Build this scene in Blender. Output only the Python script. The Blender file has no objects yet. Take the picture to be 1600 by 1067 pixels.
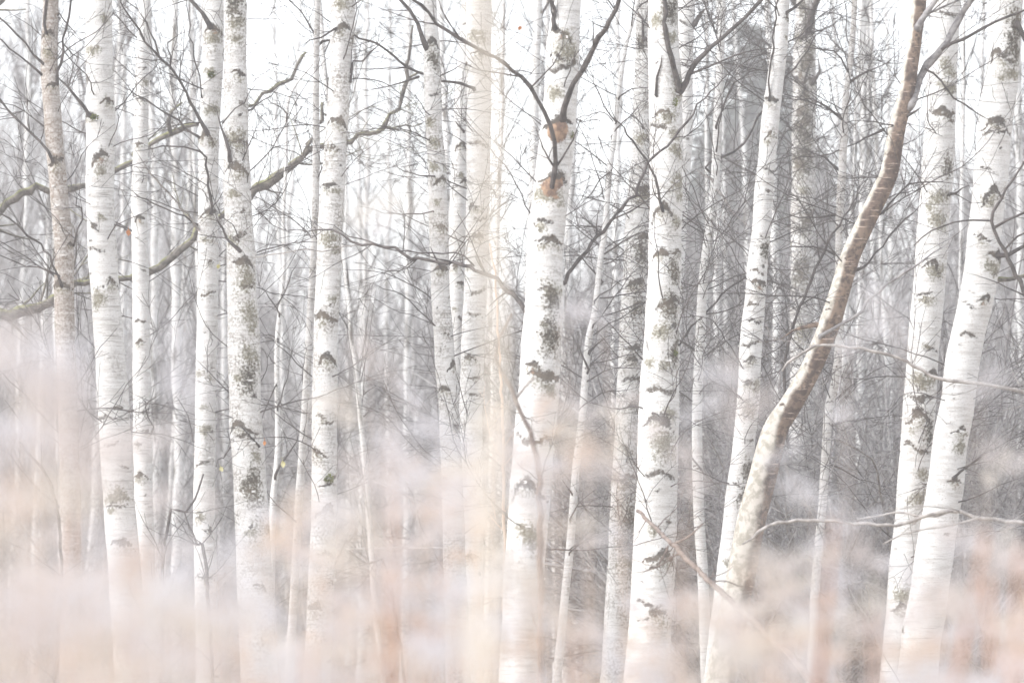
import bpy, math, random
import numpy as np
from mathutils import Vector

# ------------------------------------------------------------------ camera, sky, sun, exposure
SC = bpy.context.scene
COL = SC.collection
FPX = 6000.0                 # 135 mm lens on a 36 mm frame, 1600 px wide
CAM_H = 1.45
HOR = 850.0                  # horizon row in the photograph
PITCH = math.atan((HOR - 533.5) / FPX)

cam_d = bpy.data.cameras.new('camera')
cam_d.sensor_width = 36.0
cam_d.lens = 135.0
cam_d.clip_start = 0.05
cam_d.clip_end = 2000.0
cam_d.dof.use_dof = True
cam_d.dof.focus_distance = 20.0
cam_d.dof.aperture_fstop = 3.8
cam = bpy.data.objects.new('camera', cam_d)
cam.location = (0, 0, CAM_H)
cam.rotation_euler = (math.pi / 2 + PITCH, 0, 0)
COL.objects.link(cam)
SC.camera = cam

SUN_EL, SUN_AZ = math.radians(38), math.radians(248)     # azimuth from +Y towards +X: behind the camera, to the left
world = bpy.data.worlds.new('World')
SC.world = world
world.use_nodes = True
wn = world.node_tree
wn.nodes.clear()
w_out = wn.nodes.new('ShaderNodeOutputWorld')
w_bg = wn.nodes.new('ShaderNodeBackground')
w_hs = wn.nodes.new('ShaderNodeHueSaturation')
w_sky = wn.nodes.new('ShaderNodeTexSky')
w_sky.sky_type = 'NISHITA'
w_sky.sun_disc = False
w_sky.sun_elevation = SUN_EL
w_sky.sun_rotation = SUN_AZ
w_sky.air_density = 1.0
w_sky.dust_density = 1.0
w_sky.ozone_density = 1.0
w_hs.inputs['Saturation'].default_value = 0.22           # closed cloud cover: the sky's blue is gone
w_bg.inputs['Strength'].default_value = 0.15
wn.links.new(w_sky.outputs[0], w_hs.inputs['Color'])
wn.links.new(w_hs.outputs[0], w_bg.inputs['Color'])
wn.links.new(w_bg.outputs[0], w_out.inputs['Surface'])

sun_d = bpy.data.lights.new('sun', 'SUN')
sun_d.energy = 1.45
sun_d.angle = math.radians(25)
sun_d.color = (1.0, 0.98, 0.955)
sun = bpy.data.objects.new('sun', sun_d)
sv = Vector((math.cos(SUN_EL) * math.sin(SUN_AZ), math.cos(SUN_EL) * math.cos(SUN_AZ), math.sin(SUN_EL)))
sun.rotation_euler = (-sv).to_track_quat('-Z', 'Y').to_euler()
sun.location = sv * 60
COL.objects.link(sun)

SC.view_settings.view_transform = 'Standard'
SC.view_settings.look = 'None'
SC.view_settings.gamma = 1.0
SC.view_settings.use_curve_mapping = False
SC.view_settings.exposure = 1.36

SC.render.engine = 'CYCLES'
SC.cycles.use_denoising = True
SC.cycles.max_bounces = 6
SC.cycles.diffuse_bounces = 3
SC.cycles.glossy_bounces = 1
SC.cycles.transmission_bounces = 3
SC.cycles.volume_bounces = 1
SC.cycles.transparent_max_bounces = 4
SC.cycles.caustics_reflective = False
SC.cycles.caustics_refractive = False

HAZE_DENSITY = 0.0060

rng = np.random.default_rng(11)
_f = np.array([0, math.cos(PITCH), math.sin(PITCH)])
_u = np.array([0, -math.sin(PITCH), math.cos(PITCH)])


def at(px, py, D):
    """pixel of the photograph -> point at D metres in front of the camera"""
    r = np.array([(px - 800.0) / FPX, 0, 0]) + _u * (-(py - 533.5) / FPX) + _f
    return np.array([0, 0, CAM_H]) + r * (D / r[1])


# ------------------------------------------------------------------ materials
def mat_base(name):
    m = bpy.data.materials.new(name)
    m.use_nodes = True
    nt = m.node_tree
    nt.nodes.clear()
    out = nt.nodes.new('ShaderNodeOutputMaterial')
    b = nt.nodes.new('ShaderNodeBsdfPrincipled')
    b.inputs['Roughness'].default_value = 0.85
    b.inputs['Specular IOR Level'].default_value = 0.25
    nt.links.new(b.outputs[0], out.inputs['Surface'])
    return m, nt, b, out


class N:
    """small node-writing helper"""
    def __init__(s, nt):
        s.nt = nt

    def link(s, a, b):
        s.nt.links.new(a, b)

    def coord(s, scale=(1, 1, 1), rand=40.0):
        tc = s.nt.nodes.new('ShaderNodeTexCoord')
        oi = s.nt.nodes.new('ShaderNodeObjectInfo')
        mul = s.nt.nodes.new('ShaderNodeMath'); mul.operation = 'MULTIPLY'
        mul.inputs[1].default_value = rand
        s.link(oi.outputs['Random'], mul.inputs[0])
        add = s.nt.nodes.new('ShaderNodeVectorMath'); add.operation = 'ADD'
        s.link(tc.outputs['Object'], add.inputs[0]); s.link(mul.outputs[0], add.inputs[1])
        mp = s.nt.nodes.new('ShaderNodeMapping')
        mp.inputs['Scale'].default_value = scale
        s.link(add.outputs[0], mp.inputs[0])
        return mp.outputs[0]

    def noise(s, vec, scale=1.0, detail=3.0, rough=0.55, dist=0.0):
        n = s.nt.nodes.new('ShaderNodeTexNoise')
        n.inputs['Scale'].default_value = scale
        n.inputs['Detail'].default_value = detail
        n.inputs['Roughness'].default_value = rough
        n.inputs['Distortion'].default_value = dist
        s.link(vec, n.inputs['Vector'])
        return n.outputs[0]

    def ramp(s, fac, lo, hi, a=0.0, b=1.0):
        n = s.nt.nodes.new('ShaderNodeMapRange')
        n.interpolation_type = 'SMOOTHSTEP'
        n.inputs[1].default_value = lo; n.inputs[2].default_value = hi
        n.inputs[3].default_value = a; n.inputs[4].default_value = b
        s.link(fac, n.inputs[0])
        return n.outputs[0]

    def math(s, op, a, b):
        n = s.nt.nodes.new('ShaderNodeMath'); n.operation = op
        for i, v in enumerate((a, b)):
            if isinstance(v, (int, float)):
                n.inputs[i].default_value = v
            else:
                s.link(v, n.inputs[i])
        return n.outputs[0]

    def mix(s, fac, a, b):
        n = s.nt.nodes.new('ShaderNodeMix'); n.data_type = 'RGBA'
        if isinstance(fac, (int, float)):
            n.inputs[0].default_value = fac
        else:
            s.link(fac, n.inputs[0])
        for i, v in ((6, a), (7, b)):
            if isinstance(v, tuple):
                n.inputs[i].default_value = (*v, 1)
            else:
                s.link(v, n.inputs[i])
        return n.outputs[2]

    def attr(s, name, typ='GEOMETRY'):
        n = s.nt.nodes.new('ShaderNodeAttribute')
        n.attribute_type = typ; n.attribute_name = name
        return n.outputs['Fac']

    def bump(s, h, bsdf, dist=0.004, strength=0.6):
        n = s.nt.nodes.new('ShaderNodeBump')
        n.inputs['Distance'].default_value = dist
        n.inputs['Strength'].default_value = strength
        s.link(h, n.inputs['Height'])
        s.link(n.outputs[0], bsdf.inputs['Normal'])


def birch_material(name, white=(0.79, 0.79, 0.785), cream=(0.61, 0.60, 0.585)):
    m, nt, b, _ = mat_base(name)
    k = N(nt)
    v_iso = k.coord((1, 1, 1))
    v_band = k.coord((9, 9, 60))
    v_len = k.coord((7, 7, 230))
    tone = k.noise(v_band, 1.0, 4, 0.6)
    patch = k.noise(v_iso, 7.0, 3, 0.6, 0.4)
    fine = k.noise(v_iso, 75.0, 4, 0.7)
    grain = k.noise(v_iso, 190.0, 2, 0.6)
    lent = k.noise(v_len, 1.0, 2, 0.5)
    mottle = k.attr('mottle', 'OBJECT')
    brown = k.attr('brown', 'OBJECT')
    col = k.mix(k.ramp(tone, 0.42, 0.68), white, cream)
    # grey speckle gathered in patches
    pm = k.ramp(k.math('ADD', patch, k.math('MULTIPLY', k.math('SUBTRACT', mottle, 0.5), 0.42)), 0.42, 0.72)
    sp = k.math('MULTIPLY', pm, k.ramp(fine, 0.44, 0.60))
    col = k.mix(k.math('MULTIPLY', sp, 0.88), col, (0.25, 0.225, 0.20))
    col = k.mix(k.math('MULTIPLY', k.ramp(grain, 0.53, 0.70), 0.66), col, (0.36, 0.33, 0.30))
    # lenticels: short dark dashes around the stem
    le = k.math('MULTIPLY', k.ramp(lent, 0.62, 0.68), k.ramp(patch, 0.38, 0.56))
    col = k.mix(k.math('MULTIPLY', le, 0.55), col, (0.13, 0.11, 0.10))
    # brown young bark
    col = k.mix(k.math('MULTIPLY', brown, k.ramp(k.math('ADD', tone, k.math('MULTIPLY', fine, 0.5)), 0.50, 0.95, 0.55, 1.0)), col, (0.22, 0.16, 0.12))
    # scars, lichen and open wounds are shapes stored on the trunk
    scar = k.attr('scar'); lich = k.attr('lichen'); wnd = k.attr('wound')
    lf = k.ramp(k.math('ADD', lich, k.math('MULTIPLY', k.math('SUBTRACT', fine, 0.5), 1.9)), 0.30, 0.80)
    col = k.mix(k.math('MULTIPLY', lf, 0.9), col, k.mix(k.ramp(grain, 0.35, 0.65), (0.29, 0.27, 0.19), (0.15, 0.135, 0.10)))
    sf = k.ramp(k.math('ADD', scar, k.math('MULTIPLY', k.math('SUBTRACT', fine, 0.5), 1.7)), 0.32, 0.72)
    col = k.mix(k.math('MULTIPLY', sf, 0.94), col, k.mix(k.ramp(patch, 0.35, 0.65), (0.045, 0.037, 0.030), (0.13, 0.105, 0.08)))
    wf = k.ramp(k.math('ADD', wnd, k.math('MULTIPLY', k.math('SUBTRACT', fine, 0.5), 1.0)), 0.35, 0.65)
    col = k.mix(wf, col, k.mix(k.ramp(k.noise(v_iso, 28, 3), 0.38, 0.62), (0.42, 0.28, 0.19), (0.19, 0.125, 0.095)))
    k.link(col, b.inputs['Base Color'])
    h = k.math('ADD', k.math('MULTIPLY', tone, 0.6), k.math('SUBTRACT', k.math('MULTIPLY', fine, 0.6), k.math('MULTIPLY', sf, 1.2)))
    k.bump(h, b, 0.006, 0.7)
    return m


def twig_material(name, c1, c2, scale=30.0):
    m, nt, b, _ = mat_base(name)
    k = N(nt)
    v = k.coord((1, 1, 1))
    n = k.noise(v, scale, 3, 0.6)
    k.link(k.mix(k.ramp(n, 0.35, 0.65), c1, c2), b.inputs['Base Color'])
    k.bump(n, b, 0.003, 0.5)
    return m


def thin_material(name, c1, c2, trans=0.4, scale=9.0):
    """dry leaves and seed heads that let light through"""
    m, nt, b, out = mat_base(name)
    k = N(nt)
    v = k.coord((1, 1, 1), 0.0)
    n = k.noise(v, scale, 3, 0.6)
    c = k.mix(k.ramp(n, 0.35, 0.65), c1, c2)
    k.link(c, b.inputs['Base Color'])
    t = nt.nodes.new('ShaderNodeBsdfTranslucent')
    k.link(c, t.inputs['Color'])
    mx = nt.nodes.new('ShaderNodeMixShader')
    mx.inputs[0].default_value = trans
    k.link(b.outputs[0], mx.inputs[1]); k.link(t.outputs[0], mx.inputs[2])
    k.link(mx.outputs[0], out.inputs['Surface'])
    return m


M = {}
M['birch'] = birch_material('birch_bark')
M['birch_far'] = M['birch']
M['twig'] = twig_material('twig_bark', (0.042, 0.036, 0.034), (0.11, 0.095, 0.090))
M['twig_pale'] = twig_material('pale_twig_bark', (0.22, 0.20, 0.19), (0.46, 0.43, 0.41))
M['lightened_bark'] = twig_material('lightened_sapling_bark', (0.19, 0.178, 0.182), (0.38, 0.365, 0.365))  # paler than real bark: haze and light on background twigs put into the colour
M['brown_branch'] = twig_material('brown_branch_bark', (0.13, 0.10, 0.088), (0.27, 0.22, 0.195))
M['mossy_limb'] = None
M['moss'] = twig_material('moss', (0.10, 0.13, 0.02), (0.22, 0.24, 0.05), 60)
M['leaf_orange'] = thin_material('orange_leaf', (0.55, 0.20, 0.07), (0.62, 0.30, 0.12), 0.35, 40)
M['leaf_yellow'] = thin_material('yellow_leaf', (0.62, 0.58, 0.25), (0.70, 0.66, 0.40), 0.35, 40)
M['needles'] = thin_material('spruce_needles', (0.075, 0.090, 0.078), (0.12, 0.135, 0.115), 0.15, 3)
M['seed_cream'] = thin_material('cream_seed_head', (0.73, 0.68, 0.62), (0.80, 0.765, 0.72), 0.5, 12)
M['seed_pink'] = thin_material('pinkish_seed_head', (0.69, 0.635, 0.62), (0.78, 0.74, 0.735), 0.5, 12)
M['seed_lilac'] = thin_material('silvery_seed_head', (0.73, 0.725, 0.765), (0.81, 0.805, 0.835), 0.5, 12)
M['straw'] = thin_material('straw_stem', (0.67, 0.51, 0.40), (0.76, 0.63, 0.53), 0.4, 9)
M['sapling_cream'] = twig_material('cream_stem', (0.72, 0.65, 0.56), (0.80, 0.74, 0.66), 14)
M['rust'] = thin_material('rust_stalk', (0.46, 0.22, 0.12), (0.60, 0.34, 0.22), 0.3, 9)


def limb_material():
    m, nt, b, _ = mat_base('mossy_limb_bark')
    k = N(nt)
    v = k.coord((1, 1, 1))
    n = k.noise(v, 26, 4, 0.65)
    c = k.mix(k.ramp(n, 0.35, 0.65), (0.07, 0.062, 0.055), (0.21, 0.19, 0.17))
    g = nt.nodes.new('ShaderNodeNewGeometry')
    sp = nt.nodes.new('ShaderNodeSeparateXYZ')
    k.link(g.outputs['Normal'], sp.inputs[0])
    n2 = k.noise(v, 9, 3, 0.6)
    up = k.ramp(k.math('ADD', sp.outputs[2], k.math('MULTIPLY', k.math('SUBTRACT', n2, 0.5), 1.8)), 0.25, 0.75)
    c = k.mix(k.math('MULTIPLY', up, 0.8), c, k.mix(k.ramp(n, 0.4, 0.6), (0.16, 0.17, 0.05), (0.26, 0.26, 0.13)))
    k.link(c, b.inputs['Base Color'])
    k.bump(n, b, 0.008, 0.8)
    return m


M['mossy_limb'] = limb_material()


def alder_material():
    """reddish young bark with pale lichen along its left flank (the 'flank' shape is stored on the trunk)"""
    m, nt, b, _ = mat_base('red_brown_bark')
    k = N(nt)
    v = k.coord((1, 1, 1)); vb = k.coord((12, 12, 110))
    n = k.noise(v, 30, 4, 0.65); band = k.noise(vb, 1.0, 3, 0.6); n2 = k.noise(v, 6, 3, 0.6)
    red = k.mix(k.ramp(n2, 0.35, 0.65), (0.14, 0.10, 0.08), (0.27, 0.20, 0.15))
    red = k.mix(k.ramp(n, 0.42, 0.62), red, (0.085, 0.06, 0.05))
    red = k.mix(k.math('MULTIPLY', k.ramp(band, 0.60, 0.70), 0.75), red, (0.62, 0.50, 0.42))
    pale = k.mix(k.ramp(n, 0.40, 0.62), (0.68, 0.64, 0.58), (0.42, 0.39, 0.33))
    f = k.ramp(k.math('ADD', k.attr('flank'), k.math('MULTIPLY', k.math('SUBTRACT', n2, 0.5), 0.9)), 0.62, 0.90)
    c = k.mix(f, red, pale)
    c = k.mix(k.ramp(k.math('ADD', k.attr('scar'), k.math('MULTIPLY', k.math('SUBTRACT', n, 0.5), 1.4)), 0.35, 0.7), c, (0.09, 0.06, 0.045))
    k.link(c, b.inputs['Base Color'])
    k.bump(k.math('ADD', n, k.math('MULTIPLY', band, 0.7)), b, 0.005, 0.7)
    return m


M['alder'] = alder_material()


def ground_material():
    m, nt, b, _ = mat_base('leaf_litter')
    k = N(nt)
    v = k.coord((1, 1, 1), 0.0)
    n = k.noise(v, 14, 5, 0.7); n2 = k.noise(v, 0.8, 3, 0.6)
    c = k.mix(k.ramp(n, 0.35, 0.65), (0.12, 0.085, 0.06), (0.33, 0.25, 0.18))
    c = k.mix(k.math('MULTIPLY', k.ramp(n2, 0.45, 0.65), 0.6), c, (0.38, 0.30, 0.21))
    k.link(c, b.inputs['Base Color'])
    k.bump(n, b, 0.03, 0.8)
    return m


M['ground'] = ground_material()


# ------------------------------------------------------------------ mesh helpers
class MB:
    """collects tubes and small faces into one mesh"""
    def __init__(s):
        s.v = []; s.f = {}; s.n = 0

    def _faces(s, arr, mi):
        arr = np.asarray(arr, np.int32)
        s.f.setdefault(arr.shape[1], []).append((arr, mi))

    def add(s, verts, faces, mi=0):
        s.v.append(np.asarray(verts, float)); o = s.n
        by = {}
        for q in faces:
            by.setdefault(len(q), []).append(q)
        for q in by.values():
            s._faces(np.asarray(q) + o, mi)
        s.n += len(verts)

    _tmpl = {}

    def tube(s, pts, rad, sides=4, mi=0, cap=True):
        pts = np.asarray(pts, float); n = len(pts)
        if n < 2:
            return
        rad = np.broadcast_to(np.asarray(rad, float), (n,))
        t = np.gradient(pts, axis=0)
        t /= np.sqrt((t * t).sum(1))[:, None] + 1e-12
        ref = (0.31, 0.88, 0.36)
        a = np.stack([t[:, 1] * ref[2] - t[:, 2] * ref[1], t[:, 2] * ref[0] - t[:, 0] * ref[2], t[:, 0] * ref[1] - t[:, 1] * ref[0]], 1)
        a /= np.sqrt((a * a).sum(1))[:, None] + 1e-12
        b = np.stack([t[:, 1] * a[:, 2] - t[:, 2] * a[:, 1], t[:, 2] * a[:, 0] - t[:, 0] * a[:, 2], t[:, 0] * a[:, 1] - t[:, 1] * a[:, 0]], 1)
        key = (n, sides)
        if key not in MB._tmpl:
            ang = np.arange(sides) * 2 * math.pi / sides
            idx = np.arange(n * sides).reshape(n, sides)
            q = np.stack([idx[:-1], np.roll(idx[:-1], -1, 1), np.roll(idx[1:], -1, 1), idx[1:]], -1).reshape(-1, 4)
            MB._tmpl[key] = (np.cos(ang)[None, :, None], np.sin(ang)[None, :, None], q)
        ca, sa, q = MB._tmpl[key]
        ring = pts[:, None, :] + rad[:, None, None] * (ca * a[:, None, :] + sa * b[:, None, :])
        s._faces(q + s.n, mi)
        if cap and rad[0] > 0.003:
            s._faces(np.arange(sides)[::-1][None] + s.n, mi)
        if cap and rad[-1] > 0.003:
            s._faces(np.arange((n - 1) * sides, n * sides)[None] + s.n, mi)
        s.v.append(ring.reshape(-1, 3)); s.n += n * sides

    def mesh(s, name, mats, smooth=True):
        me = bpy.data.meshes.new(name)
        v = np.concatenate(s.v) if s.v else np.zeros((0, 3))
        loops, tot, mis = [], [], []
        for k, lst in s.f.items():
            for arr, mi in lst:
                loops.append(arr.ravel()); tot.append(np.full(len(arr), k, np.int32)); mis.append(np.full(len(arr), mi, np.int32))
        loops = np.concatenate(loops); tot = np.concatenate(tot); mis = np.concatenate(mis)
        me.vertices.add(len(v)); me.vertices.foreach_set('co', v.astype(np.float32).ravel())
        me.loops.add(len(loops)); me.loops.foreach_set('vertex_index', loops.astype(np.int32))
        me.polygons.add(len(tot))
        me.polygons.foreach_set('loop_start', (np.cumsum(tot) - tot).astype(np.int32))
        me.polygons.foreach_set('loop_total', tot)
        for m in (mats if isinstance(mats, (list, tuple)) else [mats]):
            me.materials.append(m)
        me.polygons.foreach_set('material_index', mis)
        me.polygons.foreach_set('use_smooth', np.full(len(tot), smooth, bool))
        me.update(calc_edges=True)
        me.validate()
        return me

    def build(s, name, mats, parent=None, smooth=True):
        return link(name, s.mesh(name, mats, smooth), parent)


def link(name, data, parent=None):
    o = bpy.data.objects.new(name, data)
    COL.objects.link(o)
    if parent is not None:
        o.parent = parent
    return o


def thing(name, loc, label, cat, group=None):
    o = link(name, None)
    o.location = loc
    o.empty_display_size = 0.2
    return tag(o, label, cat, group)


def tag(o, label=None, cat=None, group=None, kind=None):
    if label: o['label'] = label
    if cat: o['category'] = cat
    if group: o['group'] = group
    if kind: o['kind'] = kind
    return o


def copy_tree(o, parent=None):
    c = o.copy(); COL.objects.link(c); c.parent = parent
    for ch in o.children:
        copy_tree(ch, c)
    return c


def smooth_path(P, R, step=0.03):
    """Catmull-Rom through points with radii"""
    P = np.asarray(P, float); R = np.asarray(R, float)
    if len(P) == 2:
        P = np.array([P[0], (P[0] + P[1]) / 2, P[1]]); R = np.array([R[0], (R[0] + R[1]) / 2, R[1]])
    Q = np.vstack([2 * P[0] - P[1], P, 2 * P[-1] - P[-2]])
    out, ro = [], []
    for i in range(len(P) - 1):
        p0, p1, p2, p3 = Q[i], Q[i + 1], Q[i + 2], Q[i + 3]
        n = max(1, int(np.linalg.norm(p2 - p1) / step))
        for k in range(n):
            t = k / n
            out.append(0.5 * ((2 * p1) + (-p0 + p2) * t + (2 * p0 - 5 * p1 + 4 * p2 - p3) * t * t + (-p0 + 3 * p1 - 3 * p2 + p3) * t ** 3))
            ro.append(R[i] * (1 - t) + R[i + 1] * t)
    out.append(P[-1]); ro.append(R[-1])
    return np.array(out), np.array(ro)


def unit(v):
    return v / (np.linalg.norm(v) + 1e-12)


def deviate(d, ang, g):
    """turn direction d by ang towards a random side"""
    q = g.normal(size=3); q -= d * np.dot(q, d); q = unit(q)
    return unit(d * math.cos(ang) + q * math.sin(ang))


def grow(mb, p, d, L, r, g, depth, wob=0.10, up=0.03, dens=5.0, rmin=0.0011, seg=0.09, spread=(0.5, 1.0), mi=0, ratio=0.5):
    n = max(3, int(L / seg))
    pts = [np.array(p, float)]; d = unit(np.array(d, float)); dirs = [d]
    for i in range(n):
        d = unit(d + g.normal(size=3) * wob + np.array([0, 0, up]))
        pts.append(pts[-1] + d * L / n); dirs.append(d)
    rad = np.maximum(r * np.linspace(1, 0.22, n + 1) ** 0.9, rmin)
    mb.tube(pts, rad, 5 if r > 0.010 else (4 if r > 0.005 else 3), mi)
    if depth <= 0:
        return
    nk = g.poisson(dens * L)
    for _ in range(nk):
        t = g.uniform(0.12, 0.98); i = min(n, int(t * n))
        grow(mb, pts[i], deviate(dirs[i], g.uniform(*spread), g), L * g.uniform(0.25, 0.6) * (1.15 - 0.7 * t) * ratio / 0.5,
             max(rad[i] * g.uniform(0.45, 0.7), rmin), g, depth - 1, wob, up, dens * 1.25, rmin, seg, spread, mi, ratio)


# ------------------------------------------------------------------ setting: ground
def build_ground():
    xs = np.concatenate([np.linspace(-240, -20, 12), np.linspace(-18, 18, 61), np.linspace(20, 240, 12)])
    ys = np.concatenate([np.linspace(-60, -2, 8), np.linspace(0, 60, 81), np.linspace(64, 380, 26)])
    g = np.random.default_rng(5)
    X, Y = np.meshgrid(xs, ys)
    Z = 0.03 * np.sin(X * 1.3 + 0.7 * Y) * np.sin(Y * 0.9) + g.normal(size=X.shape) * 0.012
    nx = len(xs); mb = MB()
    f = [(j * nx + i, j * nx + i + 1, (j + 1) * nx + i + 1, (j + 1) * nx + i) for j in range(len(ys) - 1) for i in range(nx - 1)]
    mb.add(np.stack([X, Y, Z], -1).reshape(-1, 3), f)
    tag(mb.build('ground', M['ground']), kind='structure')


build_ground()


# ------------------------------------------------------------------ birch trunks
NS = 40        # sides of a detailed trunk


class Tree:
    """A traced tree. pts: rows (y, x, width) in pixels of the photograph, D: distance in metres."""

    def __init__(s, name, label, pts, D, mat='birch', mottle=0.5, brown=0.0, scars=(), seed=0, nrand=14, crown=True, top=8.6, cat='tree', flare=1.35, lean=0.0):
        s.g = np.random.default_rng(1000 + seed)
        s.D = D; s.mat = mat
        pts = np.array(sorted(pts), float)
        s.py, s.px, s.pw = pts[:, 0], pts[:, 1], pts[:, 2]
        P = [at(x, y, D) for y, x, w in pts]
        R = [w * 0.5 * D / FPX for w in s.pw]
        P, R = np.array(P)[::-1], np.array(R)[::-1]          # bottom -> top
        # to the ground
        s0 = (P[1] - P[0]); s0 = s0 / s0[2]
        zb = P[0][2]
        low = []
        for q in (0.0, 0.12, 0.35, 0.7):
            z = zb * q - (0.06 if q == 0 else 0)
            low.append((P[0] + s0 * (z - zb) * 0.9, R[0] * (1.06 + (flare - 1.06) * (1 - q) ** 3)))
        low = [(np.array([p[0], p[1], zb * q - (0.06 if q == 0 else 0)]), r) for (p, r), q in zip(low, (0.0, 0.12, 0.35, 0.7)) if zb * q < zb - 0.05]
        # up out of sight
        s1 = P[-1] - P[-2]; s1 = s1 / s1[2]
        hi = []
        zt = P[-1][2]
        if top > zt:
            for q in (0.25, 0.5, 0.75, 1.0):
                z = zt + (top - zt) * q
                p = P[-1] + s1 * (z - zt) * (1 - 0.35 * q)
                hi.append((np.array([p[0], p[1] + lean * q, z]), R[-1] * (1 - 0.80 * q)))
        allP = np.array([p for p, r in low] + list(P) + [p for p, r in hi])
        allR = np.array([r for p, r in low] + list(R) + [r for p, r in hi])
        s.C, s.R = smooth_path(allP, allR, 0.0075)
        keep = []                                            # fine rings only where they can be seen
        zl, zh = at(800, 1120, D)[2], at(800, -40, D)[2]
        last = -1e9
        arc = np.concatenate([[0], np.cumsum(np.linalg.norm(np.diff(s.C, axis=0), axis=1))])
        for i, c in enumerate(s.C):
            st = 0.0072 if zl < c[2] < zh else 0.09
            if arc[i] - last >= st or i == len(s.C) - 1:
                keep.append(i); last = arc[i]
        # resample finely in view
        s.C, s.R, arc = s.C[keep], s.R[keep], arc[keep]
        s.base = s.C[0].copy(); s.base[2] = 0.0
        s.root = thing(name, s.base, label, cat)
        s.scars = list(scars)
        for i in range(nrand):
            y = s.g.uniform(-20, 1060)
            s.scars.append((y, s.g.uniform(-1.5, 1.5), s.g.uniform(0.35, 0.85), s.g.choice(['c', 'l', 'l', 'b', 'b', 'd'])))
        s.trunk(mottle, brown)
        if crown:
            s.crown()

    def centre(s, y):
        return np.interp(y, s.py, s.px), np.interp(y, s.py, s.pw)

    def trunk(s, mottle, brown):
        g = s.g
        C, R = s.C, s.R
        n = len(C)
        ang = np.arange(NS) * 2 * math.pi / NS - math.pi / 2          # column 0 faces the camera
        t = np.gradient(C, axis=0); t /= np.linalg.norm(t, axis=1, keepdims=True)
        ex = np.tile([1.0, 0, 0], (n, 1)); ex -= t * (ex * t).sum(1)[:, None]; ex /= np.linalg.norm(ex, axis=1, keepdims=True)
        ey = np.cross(t, ex)
        Z = C[:, 2][:, None]
        A = np.broadcast_to(ang[None, :], (n, NS))
        # slow uneven swelling
        k = np.ones((n, NS))
        for _ in range(7):
            f = g.uniform(1.5, 9); m = g.integers(1, 4); ph = g.uniform(0, 6.28, 2)
            k += 0.017 * np.sin(f * Z * 2.2 + ph[0]) * np.cos(m * A + ph[1])
        k += g.normal(size=(n, NS)) * 0.006
        scar = np.zeros((n, NS)); lich = np.zeros((n, NS)); wound = np.zeros((n, NS))
        zof = np.array([at(800, y, s.D)[2] for y in (0, 1000)])
        for (y, u, sz, typ) in s.scars:
            z0 = zof[0] + (zof[1] - zof[0]) * y / 1000
            i = int(np.argmin(np.abs(C[:, 2] - z0))); r = R[i]
            a0 = -math.pi / 2 + (math.asin(max(-1, min(1, u))) if abs(u) <= 1 else math.copysign(math.pi / 2 + (abs(u) - 1) * 1.8, u))
            da = (A - a0 + math.pi) % (2 * math.pi) - math.pi
            a = da * r                                   # sideways, metres
            b = Z - z0                                   # upwards, metres
            ph = g.uniform(0, 6.28, 4); fq = g.uniform(0.8, 1.6) / (sz * r + 0.01)
            wa = a + 0.16 * sz * r * (np.sin(fq * 2.3 * b + ph[0]) + 0.6 * np.sin(fq * 4.9 * b + fq * 2 * a + ph[1]))
            b = b + 0.15 * sz * r * (np.sin(fq * 2.1 * a + ph[2]) + 0.6 * np.sin(fq * 5.3 * a + fq * 1.5 * b + ph[3]))
            a = wa * g.uniform(0.85, 1.25) - sz * r * g.uniform(-0.15, 0.15)
            hw = sz * r * 1.15                           # half width
            if typ in 'cCkw':                            # eyebrow-shaped scar over a lost or living branch
                slope = g.uniform(0.15, 1.0) * (1 + g.uniform(-0.5, 0.5) * np.sign(a))
                ridge = b + slope * np.abs(a) ** 1.15 / (hw ** 0.15 + 1e-9) - 0.10 * hw
                th = (g.uniform(0.12, 0.26) if typ == 'c' else g.uniform(0.26, 0.38)) * hw * np.clip(1.15 - np.abs(a) / hw, 0, 1.2) + 1e-4
                mk = np.exp(-(ridge / th) ** 2) * (np.abs(a) < hw * 1.1)
                inner = np.exp(-(a / (hw * 0.36)) ** 2 - ((b + hw * 0.12) / (hw * 0.30)) ** 2)
                scar = np.maximum(scar, np.maximum(mk * 0.95, inner * (0.85 if typ in 'ck' else 0.55)))
                lich = np.maximum(lich, 0.62 * np.exp(-(a / (hw * 0.9)) ** 2 - ((b + hw * 0.35) / (hw * 0.8)) ** 2))
                k += (0.10 if typ == 'c' else 0.17) * sz * np.exp(-(a / (hw * 0.75)) ** 2 - ((b + 0.15 * hw) / (hw * 0.7)) ** 2)
                k -= 0.05 * sz * mk
                if typ == 'w':
                    wd = (0.55 if sz > 0.95 else 0.32)
                    wound = np.maximum(wound, (1.0 if sz > 0.95 else 0.55) * np.exp(-(a / (hw * wd)) ** 4 - ((b + hw * 0.5) / (hw * wd)) ** 4))
            elif typ == 'l':                             # lichen and rough bark patch
                q = np.exp(-(a / hw) ** 2 - (b / (hw * g.uniform(0.5, 1.1))) ** 2)
                lich = np.maximum(lich, q * 0.85); scar = np.maximum(scar, q * 0.30)
                k += 0.02 * q
            elif typ == 'b':                             # dark band running part way round
                q = np.exp(-(a / (hw * 1.2)) ** 4 - ((b - 0.25 * a * g.uniform(-1, 1)) / (0.16 * hw + 0.004)) ** 2)
                scar = np.maximum(scar, q * 0.75); k -= 0.02 * q
            elif typ == 'd':                             # dark lump
                q = np.exp(-(a / (hw * 0.45)) ** 2 - (b / (hw * 0.35)) ** 2)
                scar = np.maximum(scar, q * 0.9); k += 0.05 * sz * q
            elif typ == 'p':                             # large black fissured patch
                q = np.exp(-(a / (hw * 0.9)) ** 2 - (b / (hw * 1.5)) ** 2)
                scar = np.maximum(scar, q * 0.62); lich = np.maximum(lich, q * 0.8)
        RR = R[:, None] * k
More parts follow.
